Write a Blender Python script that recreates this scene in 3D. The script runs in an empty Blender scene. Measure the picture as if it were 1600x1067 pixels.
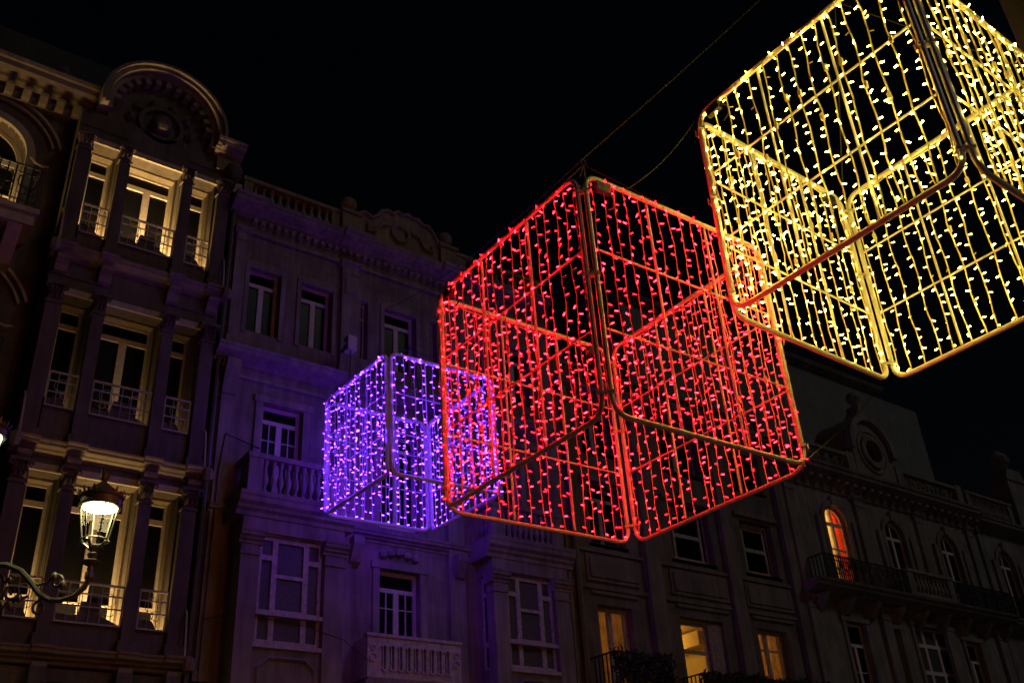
import bpy, math, random
from mathutils import Vector, Matrix, Euler
random.seed(7)
R = math.radians
scene = bpy.context.scene
col = scene.collection

# ------------------------------------------------------------------ camera
# World frame: x runs along the row of houses, y away from the square into the houses, z up. House fronts stand near y = 0.
CAM = Vector((0, -18, 1.6))
fy, pitch, roll = R(38.06), R(29.96), R(-3.83)
right0 = Vector((math.cos(fy), -math.sin(fy), 0)); fwd0 = Vector((math.sin(fy), math.cos(fy), 0))
fwd = fwd0 * math.cos(pitch) + Vector((0, 0, math.sin(pitch)))
up0 = -fwd0 * math.sin(pitch) + Vector((0, 0, math.cos(pitch)))
rr = right0 * math.cos(roll) + up0 * math.sin(roll)
uu = -right0 * math.sin(roll) + up0 * math.cos(roll)
cd = bpy.data.cameras.new('camera'); cam = bpy.data.objects.new('camera', cd); col.objects.link(cam)
M = Matrix((rr, uu, -fwd)).transposed().to_4x4(); M.translation = CAM
cam.matrix_world = M
cd.sensor_width = 36; cd.lens = 34.9; cd.clip_end = 2000; cd.clip_start = 0.05
scene.camera = cam

# ------------------------------------------------------------------ world, added ambient fill, exposure
w = bpy.data.worlds.new('World'); scene.world = w; w.use_nodes = True
nt = w.node_tree
sky = nt.nodes.new('ShaderNodeTexSky'); sky.sky_type = 'NISHITA'; sky.sun_disc = False
SUN_EL, SUN_AZ = 38, 150
sky.sun_elevation = R(SUN_EL); sky.sun_rotation = R(SUN_AZ)
bg = nt.nodes['Background']; bg.inputs['Strength'].default_value = 0.0004
nt.links.new(sky.outputs[0], bg.inputs['Color'])
sd = bpy.data.lights.new('ambient_fill', 'SUN'); sd.energy = 0.105; sd.angle = R(12); sd.color = (1.0, 0.90, 0.86)  # weak sun added to stand in for the ambient light on the fronts
sun = bpy.data.objects.new('ambient_fill', sd); col.objects.link(sun)
dirv = Vector((math.sin(R(SUN_AZ)) * math.cos(R(SUN_EL)), math.cos(R(SUN_AZ)) * math.cos(R(SUN_EL)), math.sin(R(SUN_EL))))
sun.rotation_euler = dirv.to_track_quat('Z', 'Y').to_euler()
scene.view_settings.view_transform = 'Standard'; scene.view_settings.look = 'None'
scene.view_settings.exposure = 0; scene.view_settings.gamma = 1
scene.render.engine = 'CYCLES'
cy = scene.cycles
cy.use_denoising = True; cy.use_light_tree = True; cy.max_bounces = 6; cy.diffuse_bounces = 3; cy.glossy_bounces = 3
cy.transparent_max_bounces = 16; cy.sample_clamp_indirect = 3.0; cy.caustics_reflective = False; cy.caustics_refractive = False

# ------------------------------------------------------------------ materials
def new_mat(name):
    m = bpy.data.materials.new(name); m.use_nodes = True
    return m, m.node_tree, m.node_tree.nodes['Principled BSDF']

def stone(name, c, rough=0.88, block=None, dirt=0.5, bump=0.25):
    m, t, b = new_mat(name); N = t.nodes; L = t.links
    geo = N.new('ShaderNodeNewGeometry')
    n1 = N.new('ShaderNodeTexNoise'); n1.inputs['Scale'].default_value = 1.3; n1.inputs['Detail'].default_value = 8
    L.new(geo.outputs['Position'], n1.inputs['Vector'])
    mp = N.new('ShaderNodeMapping'); mp.inputs['Scale'].default_value = (5, 5, 0.5); L.new(geo.outputs['Position'], mp.inputs['Vector'])
    n2 = N.new('ShaderNodeTexNoise'); n2.inputs['Scale'].default_value = 1.6; n2.inputs['Detail'].default_value = 6; L.new(mp.outputs[0], n2.inputs['Vector'])
    n3 = N.new('ShaderNodeTexNoise'); n3.inputs['Scale'].default_value = 38; n3.inputs['Detail'].default_value = 4; L.new(geo.outputs['Position'], n3.inputs['Vector'])
    add = N.new('ShaderNodeMath'); add.operation = 'MULTIPLY'; L.new(n1.outputs[0], add.inputs[0]); L.new(n2.outputs[0], add.inputs[1])
    rp = N.new('ShaderNodeValToRGB'); L.new(add.outputs[0], rp.inputs[0])
    d = 1 - dirt
    rp.color_ramp.elements[0].position = 0.1; rp.color_ramp.elements[0].color = (c[0]*d, c[1]*d, c[2]*d, 1)
    rp.color_ramp.elements[1].position = 0.38; rp.color_ramp.elements[1].color = (c[0]*1.1, c[1]*1.1, c[2]*1.1, 1)
    out = rp.outputs[0]
    hgt = n3.outputs[0]
    if block:
        sx = N.new('ShaderNodeSeparateXYZ'); L.new(geo.outputs['Position'], sx.inputs[0])
        cx = N.new('ShaderNodeCombineXYZ'); L.new(sx.outputs[0], cx.inputs[0]); L.new(sx.outputs[2], cx.inputs[1])
        br = N.new('ShaderNodeTexBrick'); br.inputs['Scale'].default_value = 1; br.inputs['Brick Width'].default_value = block[0]; br.inputs['Row Height'].default_value = block[1]
        br.inputs['Mortar Size'].default_value = 0.008; br.inputs['Mortar Smooth'].default_value = 0.4
        br.inputs['Color1'].default_value = (1, 1, 1, 1); br.inputs['Color2'].default_value = (0.8, 0.8, 0.8, 1); br.inputs['Mortar'].default_value = (0.55, 0.55, 0.55, 1)
        L.new(cx.outputs[0], br.inputs['Vector'])
        mx = N.new('ShaderNodeMixRGB'); mx.blend_type = 'MULTIPLY'; mx.inputs[0].default_value = 0.6
        L.new(out, mx.inputs[1]); L.new(br.outputs[0], mx.inputs[2]); out = mx.outputs[0]
    L.new(out, b.inputs['Base Color'])
    bp = N.new('ShaderNodeBump'); bp.inputs['Strength'].default_value = bump; bp.inputs['Distance'].default_value = 0.02
    L.new(hgt, bp.inputs['Height']); L.new(bp.outputs[0], b.inputs['Normal'])
    b.inputs['Roughness'].default_value = rough
    return m

def plain(name, c, rough=0.5, metal=0.0, noise=0.0, spec=0.5):
    m, t, b = new_mat(name); N = t.nodes; L = t.links
    b.inputs['Base Color'].default_value = (*c, 1); b.inputs['Roughness'].default_value = rough; b.inputs['Metallic'].default_value = metal
    b.inputs['Specular IOR Level'].default_value = spec
    if noise:
        geo = N.new('ShaderNodeNewGeometry'); n = N.new('ShaderNodeTexNoise'); n.inputs['Scale'].default_value = 14; n.inputs['Detail'].default_value = 6
        L.new(geo.outputs['Position'], n.inputs['Vector'])
        rp = N.new('ShaderNodeValToRGB'); L.new(n.outputs[0], rp.inputs[0])
        rp.color_ramp.elements[0].position = 0.3; rp.color_ramp.elements[0].color = (*[v*(1-noise) for v in c], 1)
        rp.color_ramp.elements[1].position = 0.65; rp.color_ramp.elements[1].color = (*c, 1)
        L.new(rp.outputs[0], b.inputs['Base Color'])
    return m

def emit(name, c, s):
    m, t, b = new_mat(name)
    b.inputs['Base Color'].default_value = (*c, 1); b.inputs['Emission Color'].default_value = (*c, 1); b.inputs['Emission Strength'].default_value = s
    return m

def clear_glass(name, tint=(1, 1, 1), mix=0.1):
    m, t, b = new_mat(name); N = t.nodes; L = t.links
    tr = N.new('ShaderNodeBsdfTransparent'); tr.inputs[0].default_value = (*tint, 1)
    gl = N.new('ShaderNodeBsdfGlossy'); gl.inputs['Roughness'].default_value = 0.0
    ms = N.new('ShaderNodeMixShader'); ms.inputs[0].default_value = mix
    L.new(tr.outputs[0], ms.inputs[1]); L.new(gl.outputs[0], ms.inputs[2])
    L.new(ms.outputs[0], N['Material Output'].inputs['Surface'])
    return m

def cloth(name, c):
    m, t, b = new_mat(name); N = t.nodes; L = t.links
    geo = N.new('ShaderNodeNewGeometry'); n = N.new('ShaderNodeTexNoise'); n.inputs['Scale'].default_value = 5; L.new(geo.outputs['Position'], n.inputs['Vector'])
    rp = N.new('ShaderNodeValToRGB'); rp.color_ramp.elements[0].color = (*[v*0.6 for v in c], 1); rp.color_ramp.elements[0].position = 0.3; rp.color_ramp.elements[1].color = (*c, 1); rp.color_ramp.elements[1].position = 0.65
    L.new(n.outputs[0], rp.inputs[0]); L.new(rp.outputs[0], b.inputs['Base Color']); b.inputs['Roughness'].default_value = 0.95
    tr = N.new('ShaderNodeBsdfTranslucent'); L.new(rp.outputs[0], tr.inputs[0])
    ms = N.new('ShaderNodeMixShader'); ms.inputs[0].default_value = 0.6
    L.new(b.outputs[0], ms.inputs[1]); L.new(tr.outputs[0], ms.inputs[2]); L.new(ms.outputs[0], N['Material Output'].inputs['Surface'])
    return m

def drape(T, u0, u1, z0, z1, y, mat, name='curtain', fold=0.11):
    m = MB(); n = max(8, int((u1-u0)/fold)*6)
    m.add([(u0+(u1-u0)*i/n, y+0.018*math.sin(6.283*i/6.0)+0.008*math.sin(i*1.3), z) for i in range(n+1) for z in (z0, z1)], [(2*i, 2*i+2, 2*i+3, 2*i+1) for i in range(n)])
    return m.part(name, mat, T, smooth=True)

MAT = dict(
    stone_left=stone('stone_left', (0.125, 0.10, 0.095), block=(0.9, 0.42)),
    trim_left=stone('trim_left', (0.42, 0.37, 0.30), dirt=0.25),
    ledge_left=stone('ledge_left', (0.22, 0.185, 0.15), dirt=0.35),
    stone_mid=stone('stone_mid', (0.24, 0.205, 0.175), block=(1.1, 0.5), dirt=0.6),
    trim_mid=stone('trim_mid', (0.26, 0.235, 0.21), dirt=0.55),
    stone_dark=stone('stone_dark', (0.20, 0.18, 0.17), block=(0.8, 0.4)),
    trim_dark=stone('trim_dark', (0.23, 0.21, 0.19)),
    stone_right=stone('stone_right', (0.30, 0.29, 0.27), block=(0.9, 0.45)),
    trim_right=stone('trim_right', (0.28, 0.27, 0.25)),
    plaster=stone('plaster', (0.22, 0.24, 0.245), dirt=0.25),
    white_wood=plain('white_wood', (0.52, 0.46, 0.46), 0.55, noise=0.25),
    old_wood=plain('old_wood', (0.50, 0.46, 0.46), 0.65, noise=0.45),
    glass_dark=plain('glass_dark', (0.006, 0.006, 0.008), 0.25, spec=0.1),
    glass_curtain=plain('glass_curtain', (0.10, 0.09, 0.10), 0.5, spec=0.3, noise=0.3),
    glass_clear=clear_glass('glass_clear'),
    iron=plain('iron', (0.025, 0.024, 0.026), 0.45, 0.3, spec=0.5),
    lamp_iron=plain('lamp_iron', (0.10, 0.12, 0.08), 0.4, 0.2),
    slate=stone('slate', (0.05, 0.05, 0.055), dirt=0.4),
    lead=plain('lead', (0.12, 0.12, 0.125), 0.5, 0.4),
    alu=plain('alu', (0.62, 0.60, 0.60), 0.36, 0.12, noise=0.25),
    frame_white=plain('frame_white', (0.86, 0.84, 0.86), 0.4, noise=0.1),
    bright_wood=plain('bright_wood', (0.78, 0.74, 0.76), 0.55, noise=0.15),
    lit_iron=plain('lit_iron', (0.40, 0.37, 0.32), 0.5, noise=0.3),  # iron with a paler colour, so the bay rails look lit by the uplights
    cable=plain('cable', (0.03, 0.03, 0.035), 0.7, 0.0),
    sign_white=plain('sign_white', (0.55, 0.52, 0.58), 0.6),
    sign_ink=plain('sign_ink', (0.03, 0.02, 0.06), 0.6),
    paving=stone('paving', (0.22, 0.21, 0.20), block=None),
    curtain=cloth('curtain', (0.75, 0.56, 0.34)),
    cream_drape=cloth('cream_drape', (0.85, 0.72, 0.45)),
    lantern_glass=clear_glass('lantern_glass', mix=0.01),
    red_drape=cloth('red_drape', (0.70, 0.06, 0.015)),
    room_wall=plain('room_wall', (0.75, 0.60, 0.30), 0.9, noise=0.12),
)

# ------------------------------------------------------------------ mesh building
class MB:
    def __init__(s): s.v = []; s.f = []; s.m = []; s.mi = 0
    def add(s, vs, fs):
        o = len(s.v); s.v += [tuple(p) for p in vs]; s.f += [tuple(i + o for i in f) for f in fs]; s.m += [s.mi] * len(fs)
        return s
    def box(s, x0, x1, y0, y1, z0, z1):
        return s.add([(x0,y0,z0),(x1,y0,z0),(x1,y1,z0),(x0,y1,z0),(x0,y0,z1),(x1,y0,z1),(x1,y1,z1),(x0,y1,z1)],
                     [(0,3,2,1),(4,5,6,7),(0,1,5,4),(1,2,6,5),(2,3,7,6),(3,0,4,7)])
    def prism(s, prof, a, b, axis='x'):
        # prof: closed polygon of (p, q); axis x: (y, z) swept a..b along x; axis y: (x, z) swept along y
        n = len(prof)
        mk = (lambda t, p: (t, p[0], p[1])) if axis == 'x' else (lambda t, p: (p[0], t, p[1]))
        vs = [mk(a, p) for p in prof] + [mk(b, p) for p in prof]
        fs = [(i, (i+1) % n, n + (i+1) % n, n + i) for i in range(n)] + [tuple(range(n-1, -1, -1)), tuple(range(n, 2*n))]
        return s.add(vs, fs)
    def arc(s, cx, cz, r0, r1, a0, a1, y0, y1, n=20):
        vs = []; fs = []
        for i in range(n + 1):
            a = R(a0 + (a1 - a0) * i / n); c, d = math.cos(a), math.sin(a)
            vs += [(cx+r0*c, y0, cz+r0*d), (cx+r1*c, y0, cz+r1*d), (cx+r1*c, y1, cz+r1*d), (cx+r0*c, y1, cz+r0*d)]
        for i in range(n):
            o = i*4
            for k in range(4): fs.append((o+k, o+(k+1) % 4, o+4+(k+1) % 4, o+4+k))
        fs += [(3,2,1,0), tuple(n*4+k for k in range(4))]
        return s.add(vs, fs)
    def halfdisc(s, cx, cz, r, y0, y1, n=14, a0=0, a1=180):
        p = [(cx + r*math.cos(R(a0+(a1-a0)*i/n)), cz + r*math.sin(R(a0+(a1-a0)*i/n))) for i in range(n+1)]
        if a1 - a0 < 180 - 1e-3: p.append((cx, cz))
        return s.prism(p, y0, y1, 'y')
    def spandrel(s, cx, cz, r, y0, y1, ztop, n=14):
        for i in range(n):
            a, b = R(180*i/n), R(180*(i+1)/n)
            s.prism([(cx+r*math.cos(a), cz+r*math.sin(a)), (cx+r*math.cos(a), ztop+1e-4), (cx+r*math.cos(b), ztop+1e-4), (cx+r*math.cos(b), cz+r*math.sin(b))], y0, y1, 'y')
        return s
    def lathe(s, cx, cy, prof, n=12, z0=0.0):
        vs = []; fs = []; k = len(prof)
        for j in range(n):
            a = 2*math.pi*j/n
            for (r, z) in prof: vs.append((cx + r*math.cos(a), cy + r*math.sin(a), z0 + z))
        for j in range(n):
            j2 = (j+1) % n
            for i in range(k-1): fs.append((j*k+i, j2*k+i, j2*k+i+1, j*k+i+1))
        if prof[0][0] > 1e-6: fs.append(tuple(j*k for j in range(n-1, -1, -1)))
        if prof[-1][0] > 1e-6: fs.append(tuple(j*k+k-1 for j in range(n)))
        return s.add(vs, fs)
    def tube(s, path, r, n=6, closed=False, r1=None):
        P = [Vector(p) for p in path]; m = len(P); vs = []; fs = []
        prev = None
        for i in range(m):
            if closed: t = P[(i+1) % m] - P[i-1]
            else: t = P[min(i+1, m-1)] - P[max(i-1, 0)]
            t.normalize()
            ref = prev if prev is not None else (Vector((0,0,1)) if abs(t.z) < 0.9 else Vector((1,0,0)))
            a = ref - t*ref.dot(t)
            if a.length < 1e-4: a = Vector((1,0,0)) - t*t.x
            a.normalize(); b = t.cross(a); prev = a
            q = r if r1 is None else r + (r1 - r)*i/(m-1)
            for k in range(n):
                th = 2*math.pi*k/n; vs.append(P[i] + a*q*math.cos(th) + b*q*math.sin(th))
        for i in range(m if closed else m-1):
            j = (i+1) % m
            for k in range(n): fs.append((i*n+k, i*n+(k+1) % n, j*n+(k+1) % n, j*n+k))
        if not closed: fs += [tuple(range(n-1, -1, -1)), tuple(range((m-1)*n, m*n))]
        return s.add(vs, fs)
    def wall(s, u0, u1, z0, z1, y0, y1, holes=()):
        zs = sorted({z0, z1, *[min(max(h[k], z0), z1) for h in holes for k in (2, 3)]})
        for a, b in zip(zs, zs[1:]):
            if b - a < 1e-6: continue
            mid = (a+b)/2; cuts = sorted((max(h[0], u0), min(h[1], u1)) for h in holes if h[2] < mid < h[3])
            x = u0
            for c in cuts:
                if c[0] - x > 1e-6: s.box(x, c[0], y0, y1, a, b)
                x = max(x, c[1])
            if u1 - x > 1e-6: s.box(x, u1, y0, y1, a, b)
        return s
    def mesh(s, name, mats, off=(0,0,0), smooth=False):
        me = bpy.data.meshes.new(name)
        me.from_pydata([(p[0]-off[0], p[1]-off[1], p[2]-off[2]) for p in s.v], [], s.f)
        for m in (mats if isinstance(mats, (list, tuple)) else [mats]): me.materials.append(MAT[m] if isinstance(m, str) else m)
        if len(set(s.m)) > 1: me.polygons.foreach_set('material_index', s.m)
        if smooth:
            me.polygons.foreach_set('use_smooth', [True]*len(me.polygons))
            try: me.set_sharp_from_angle(angle=R(40))
            except Exception: pass
        me.update()
        return me
    def part(s, name, mats, parent, smooth=False):
        # coordinates are world metres; the thing's Empty stands at its base, so its offset is taken off
        root = parent
        while root.parent: root = root.parent
        o = bpy.data.objects.new(name, s.mesh(name, mats, root['_off'] if '_off' in root else (0,0,0), smooth))
        col.objects.link(o); o.parent = parent
        return o

def thing(name, label, cat, loc, group=None):
    o = bpy.data.objects.new(name, None); col.objects.link(o); o.location = loc; o.empty_display_size = 0.2
    o['label'] = label; o['category'] = cat; o['_off'] = tuple(loc)
    if group: o['group'] = group
    return o
def single(name, mb, mats, label, cat, group=None, kind=None, smooth=False, origin=(0,0,0)):
    o = bpy.data.objects.new(name, mb.mesh(name, mats, origin, smooth)); col.objects.link(o); o.location = origin
    if label: o['label'] = label; o['category'] = cat
    if group: o['group'] = group
    if kind: o['kind'] = kind
    return o
def off_of(parent):
    root = parent
    while root.parent: root = root.parent
    return Vector(root['_off'])
def inst(name, me, parent, loc, rot=(0,0,0), scale=(1,1,1)):
    o = bpy.data.objects.new(name, me); col.objects.link(o); o.parent = parent
    o.location = Vector(loc) - off_of(parent); o.rotation_euler = rot; o.scale = scale
    return o

unit = {}
def unit_box(mat):
    if mat not in unit: unit[mat] = MB().box(0,1,0,1,0,1).mesh('pane', mat)
    return unit[mat]

def cornice(mb, u0, u1, z0, z1, proj, y=0.0, back=0.1):
    h = z1 - z0
    prof = [(y+back, z0), (y-proj*0.12, z0), (y-proj*0.18, z0+h*0.18), (y-proj*0.45, z0+h*0.30), (y-proj*0.50, z0+h*0.42), (y-proj*0.82, z0+h*0.56),
            (y-proj*0.86, z0+h*0.78), (y-proj*0.95, z0+h*0.82), (y-proj, z0+h*0.98), (y-proj*0.9, z1), (y+back, z1+0.02)]
    return mb.prism(prof[::-1], u0, u1)

def window(parent, u0, u1, z0, z1, y, panes, frame='white_wood', glass='glass_dark', depth=0.07, name='window', sill=None):
    mb = MB(); mb.wall(u0, u1, z0, z1, y, y+depth, panes)
    f = mb.part(name, frame, parent)
    g = unit_box(glass)
    for (a, b, c, d) in panes:
        inst('pane', g, f, (a-0.004, y+depth*0.55, c-0.004), scale=(b-a+0.008, 0.012, d-c+0.008))
    if sill:
        MB().box(u0-0.08, u1+0.08, y-0.22, y+0.02, z0-0.1, z0).part('sill', sill, f)
    return f

def french(u0, u1, z0, z1, zt=None, f=0.075, bars=0, hbar=None, t=0.09):
    """pane rectangles of a two-leaf window with a top light above zt"""
    P = []; m = (u0+u1)/2
    ztop = z1
    if zt:
        P.append((u0+f, u1-f, zt+t*0.5, z1-f)); ztop = zt - t*0.5
    else: ztop = z1 - f
    for a, b in ((u0+f, m-f*0.75), (m+f*0.75, u1-f)):
        xs = [a] + [a+(b-a)*k/(bars+1) for k in range(1, bars+1)] + [b]
        zs = [z0+f*1.4] + ([hbar] if hbar else []) + [ztop]
        for i in range(len(xs)-1):
            for k in range(len(zs)-1):
                P.append((xs[i]+(0.012 if i else 0), xs[i+1]-(0.012 if i < len(xs)-2 else 0), zs[k]+(0.012 if k else 0), zs[k+1]-(0.012 if k < len(zs)-2 else 0)))
    return P

def arched_window(parent, cu, hw, z0, zs, y, frame='white_wood', glass=('glass_dark', 'glass_dark'), depth=0.08, f=0.08, bar=None):
    mb = MB(); u0, u1 = cu-hw, cu+hw; t = 0.1
    leaves = []
    for k, (a, b) in enumerate(((u0+f, cu-f*0.7), (cu+f*0.7, u1-f))):
        zz = [z0+0.1] + (bar or []) + [zs-t]
        for i in range(len(zz)-1): leaves.append((a, b, zz[i]+(0.02 if i else 0), zz[i+1]-(0.02 if i < len(zz)-2 else 0), k))
    mb.wall(u0, u1, z0, zs, y, y+depth, [p[:4] for p in leaves])
    mb.arc(cu, zs, hw-f, hw, 0, 180, y, y+depth, 16); mb.box(cu-f*0.4, cu+f*0.4, y, y+depth, zs, zs+hw-f*0.8)
    fr = mb.part('window', frame, parent)
    for (a, b, c, d, k) in leaves:
        inst('pane', unit_box(glass[k]), fr, (a-0.004, y+depth*0.55, c-0.004), scale=(b-a+0.008, 0.012, d-c+0.008))
    for k, (a0, a1) in enumerate(((90, 180), (0, 90))):
        MB().halfdisc(cu, zs, hw-f+0.004, y+depth*0.5, y+depth*0.62, 8, a0, a1).part('pane', glass[k], fr)
    return fr

def baluster_mesh(h, r, mat):
    p = [(0.8,0),(0.8,.06),(.45,.1),(.4,.14),(.75,.26),(1.0,.36),(.9,.46),(.5,.62),(.42,.78),(.45,.82),(.7,.86),(.75,.9),(.8,.94),(.8,1)]
    return MB().lathe(0, 0, [(a*r, b*h) for a, b in p], 10).mesh('baluster', mat, smooth=True)

def balustrade(parent, u0, u1, y, z0, z1, n, mat, post=0.16, depth=0.16, name='balustrade', posts=True):
    mb = MB(); mb.box(u0, u1, y-depth/2, y+depth/2, z0, z0+0.1); mb.box(u0-0.03, u1+0.03, y-depth/2-0.03, y+depth/2+0.03, z1-0.1, z1)
    if posts:
        for x in (u0+post/2, u1-post/2): mb.box(x-post/2, x+post/2, y-depth/2+0.003, y+depth/2-0.003, z0+0.1, z1-0.1)
    b = mb.part(name, mat, parent)
    me = baluster_mesh(z1-z0-0.2, depth*0.42, mat)
    a0, a1 = (u0+post, u1-post) if posts else (u0, u1)
    for i in range(n):
        inst('baluster', me, b, (a0+(a1-a0)*(i+0.5)/n, y, z0+0.1))
    return b

def circle(cx, cy, cz, r, n=14, a0=0, a1=360, plane='xz'):
    pts = []
    for i in range(n+1 if a1-a0 < 360 else n):
        a = R(a0+(a1-a0)*i/n)
        pts.append((cx+r*math.cos(a), cy, cz+r*math.sin(a)) if plane == 'xz' else (cx+r*math.cos(a), cy+r*math.sin(a), cz))
    return pts

def iron_rail(parent, u0, u1, y, z0, z1, yback, n, scrolls=0, name='railing', hbars=(), r=0.014, side=True, mat='iron'):
    mb = MB()
    mb.box(u0, u1, y-0.022, y+0.022, z1-0.035, z1); mb.box(u0, u1, y-0.015, y+0.015, z0, z0+0.03)
    for h in hbars: mb.box(u0, u1, y-0.01, y+0.01, h-0.012, h+0.012)
    for x in (u0, u1-0.02): mb.box(x, x+0.02, y-0.013, y+0.013, z0+0.003, z1-0.003)
    if side:
        for x in (u0, u1):
            mb.box(x-0.02, x+0.02, y+0.023, yback, z1-0.034, z1-0.001); mb.box(x-0.014, x+0.014, y+0.016, yback, z0+0.001, z0+0.029)
    o = mb.part(name, mat, parent)
    bar = MB().tube([(0,0,z0), (0,0,z1-0.03)], r, 5).mesh('bar', mat)
    for i in range(n+1): inst('bar', bar, o, (u0+(u1-u0)*i/n, y, 0) if False else (u0+(u1-u0)*i/n, y, 0))
    if scrolls:
        rs = min(0.42*(u1-u0)/scrolls, 0.2*(z1-z0))
        sc = MB()
        sc.tube(circle(0,0,0,rs,12), r*0.8, 5, True); sc.tube(circle(rs*0.45,0,-rs*1.2,rs*0.6,9,60,330), r*0.8, 5); sc.tube(circle(-rs*0.45,0,-rs*1.2,rs*0.6,9,-150,120), r*0.8, 5)
        me = sc.mesh('scroll', mat)
        for i in range(scrolls): inst('scroll', me, o, (u0+(u1-u0)*(i+0.5)/scrolls, y-0.004, z0+(z1-z0)*0.6))
    if side:
        for x in (u0, u1):
            k = max(2, int((yback-y)/0.12))
            for i in range(1, k): inst('bar', bar, o, (x, y+(yback-y)*i/k, 0))
    return o

def capital(parent, cu, y, z0, z1, w, mat, d=0.22):
    mb = MB(); h = z1 - z0
    mb.prism([(cu-w*0.42, z0), (cu+w*0.42, z0), (cu+w*0.46, z0+h*0.5), (cu+w*0.62, z0+h*0.84), (cu-w*0.62, z0+h*0.84), (cu-w*0.46, z0+h*0.5)], y-0.02, y+d, 'y')
    mb.box(cu-w*0.72, cu+w*0.72, y-0.1, y+d, z0+h*0.84, z1)
    for row, (zz, n, lw) in enumerate(((0.05, 3, 0.2), (0.36, 4, 0.17))):
        for i in range(n):
            x = cu + w*0.9*((i+0.5)/n-0.5); a = z0+h*zz
            mb.add([(x-w*lw,y-0.025,a),(x+w*lw,y-0.025,a),(x+w*lw*0.8,y-0.06,a+h*0.26),(x-w*lw*0.8,y-0.06,a+h*0.26),(x,y-0.12,a+h*0.30),(x,y-0.10,a+h*0.2)],
                   [(0,1,2,3),(3,2,4),(2,5,4),(3,4,5),(0,3,5),(1,5,2),(0,5,1)])
    for sx in (-1, 1):
        mb.tube(circle(cu+sx*w*0.55, y-0.08, z0+h*0.72, w*0.17, 9), w*0.07, 5, True)
    return mb.part('capital', mat, parent)

def pilaster(parent, u0, u1, y, z0, z1, proj, mat, cap=True, name='pilaster', panel=False):
    mb = MB(); mb.box(u0, u1, y-proj, y+0.02, z0, z1)
    mb.box(u0-0.04, u1+0.04, y-proj-0.04, y+0.015, z0, z0+0.18)
    if cap:
        cornice(mb, u0-0.05, u1+0.05, z1-0.16, z1+0.0, 0.09, y-proj, proj)
        mb.box(u0-0.025, u1+0.025, y-proj-0.025, y, z1-0.36, z1-0.32)
    if panel:
        mb.box(u0+(u1-u0)*0.2, u1-(u1-u0)*0.2, y-proj-0.03, y-proj+0.01, z1-0.9, z1-0.45)
    return mb.part(name, mat, parent)

def downpipe(parent, u, y, z0, z1, r=0.055):
    mb = MB(); mb.tube([(u, y, z0), (u, y, z1)], r, 8)
    for k in range(int((z1-z0)/1.8)): mb.lathe(u, y, [(r*1.3, 0), (r*1.3, 0.06)], 8, z0+0.6+1.8*k)
    mb.box(u-0.11, u+0.11, y-0.1, y+0.12, z1-0.05, z1+0.22)
    return mb.part('downpipe', 'lead', parent, smooth=False)

# ------------------------------------------------------------------ ground
g = single('ground', MB().add([(-300,-300,0),(300,-300,0),(300,300,0),(-300,300,0)], [(0,1,2,3)]), 'paving', None, None, kind='structure')
g = single('pavement', MB().box(-40, 80, -4.5, 0.2, 0.004, 0.13), 'paving', None, None, kind='structure')

# ------------------------------------------------------------------ the left house: three window bay under a round pediment
def uplight(parent, u0, u1, y, z, strength, c=(1.0, 0.62, 0.19)):
    m = emit('uplight_lens', c, strength)
    mb = MB(); mb.box(u0, u1, y, y+0.1, z, z+0.05)
    mb.mi = 1; mb.add([(u0+0.02,y+0.015,z+0.054),(u1-0.02,y+0.015,z+0.054),(u1-0.02,y+0.085,z+0.054),(u0+0.02,y+0.085,z+0.054)], [(0,1,2,3)])
    return mb.part('uplight', ['iron', m], parent)

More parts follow.
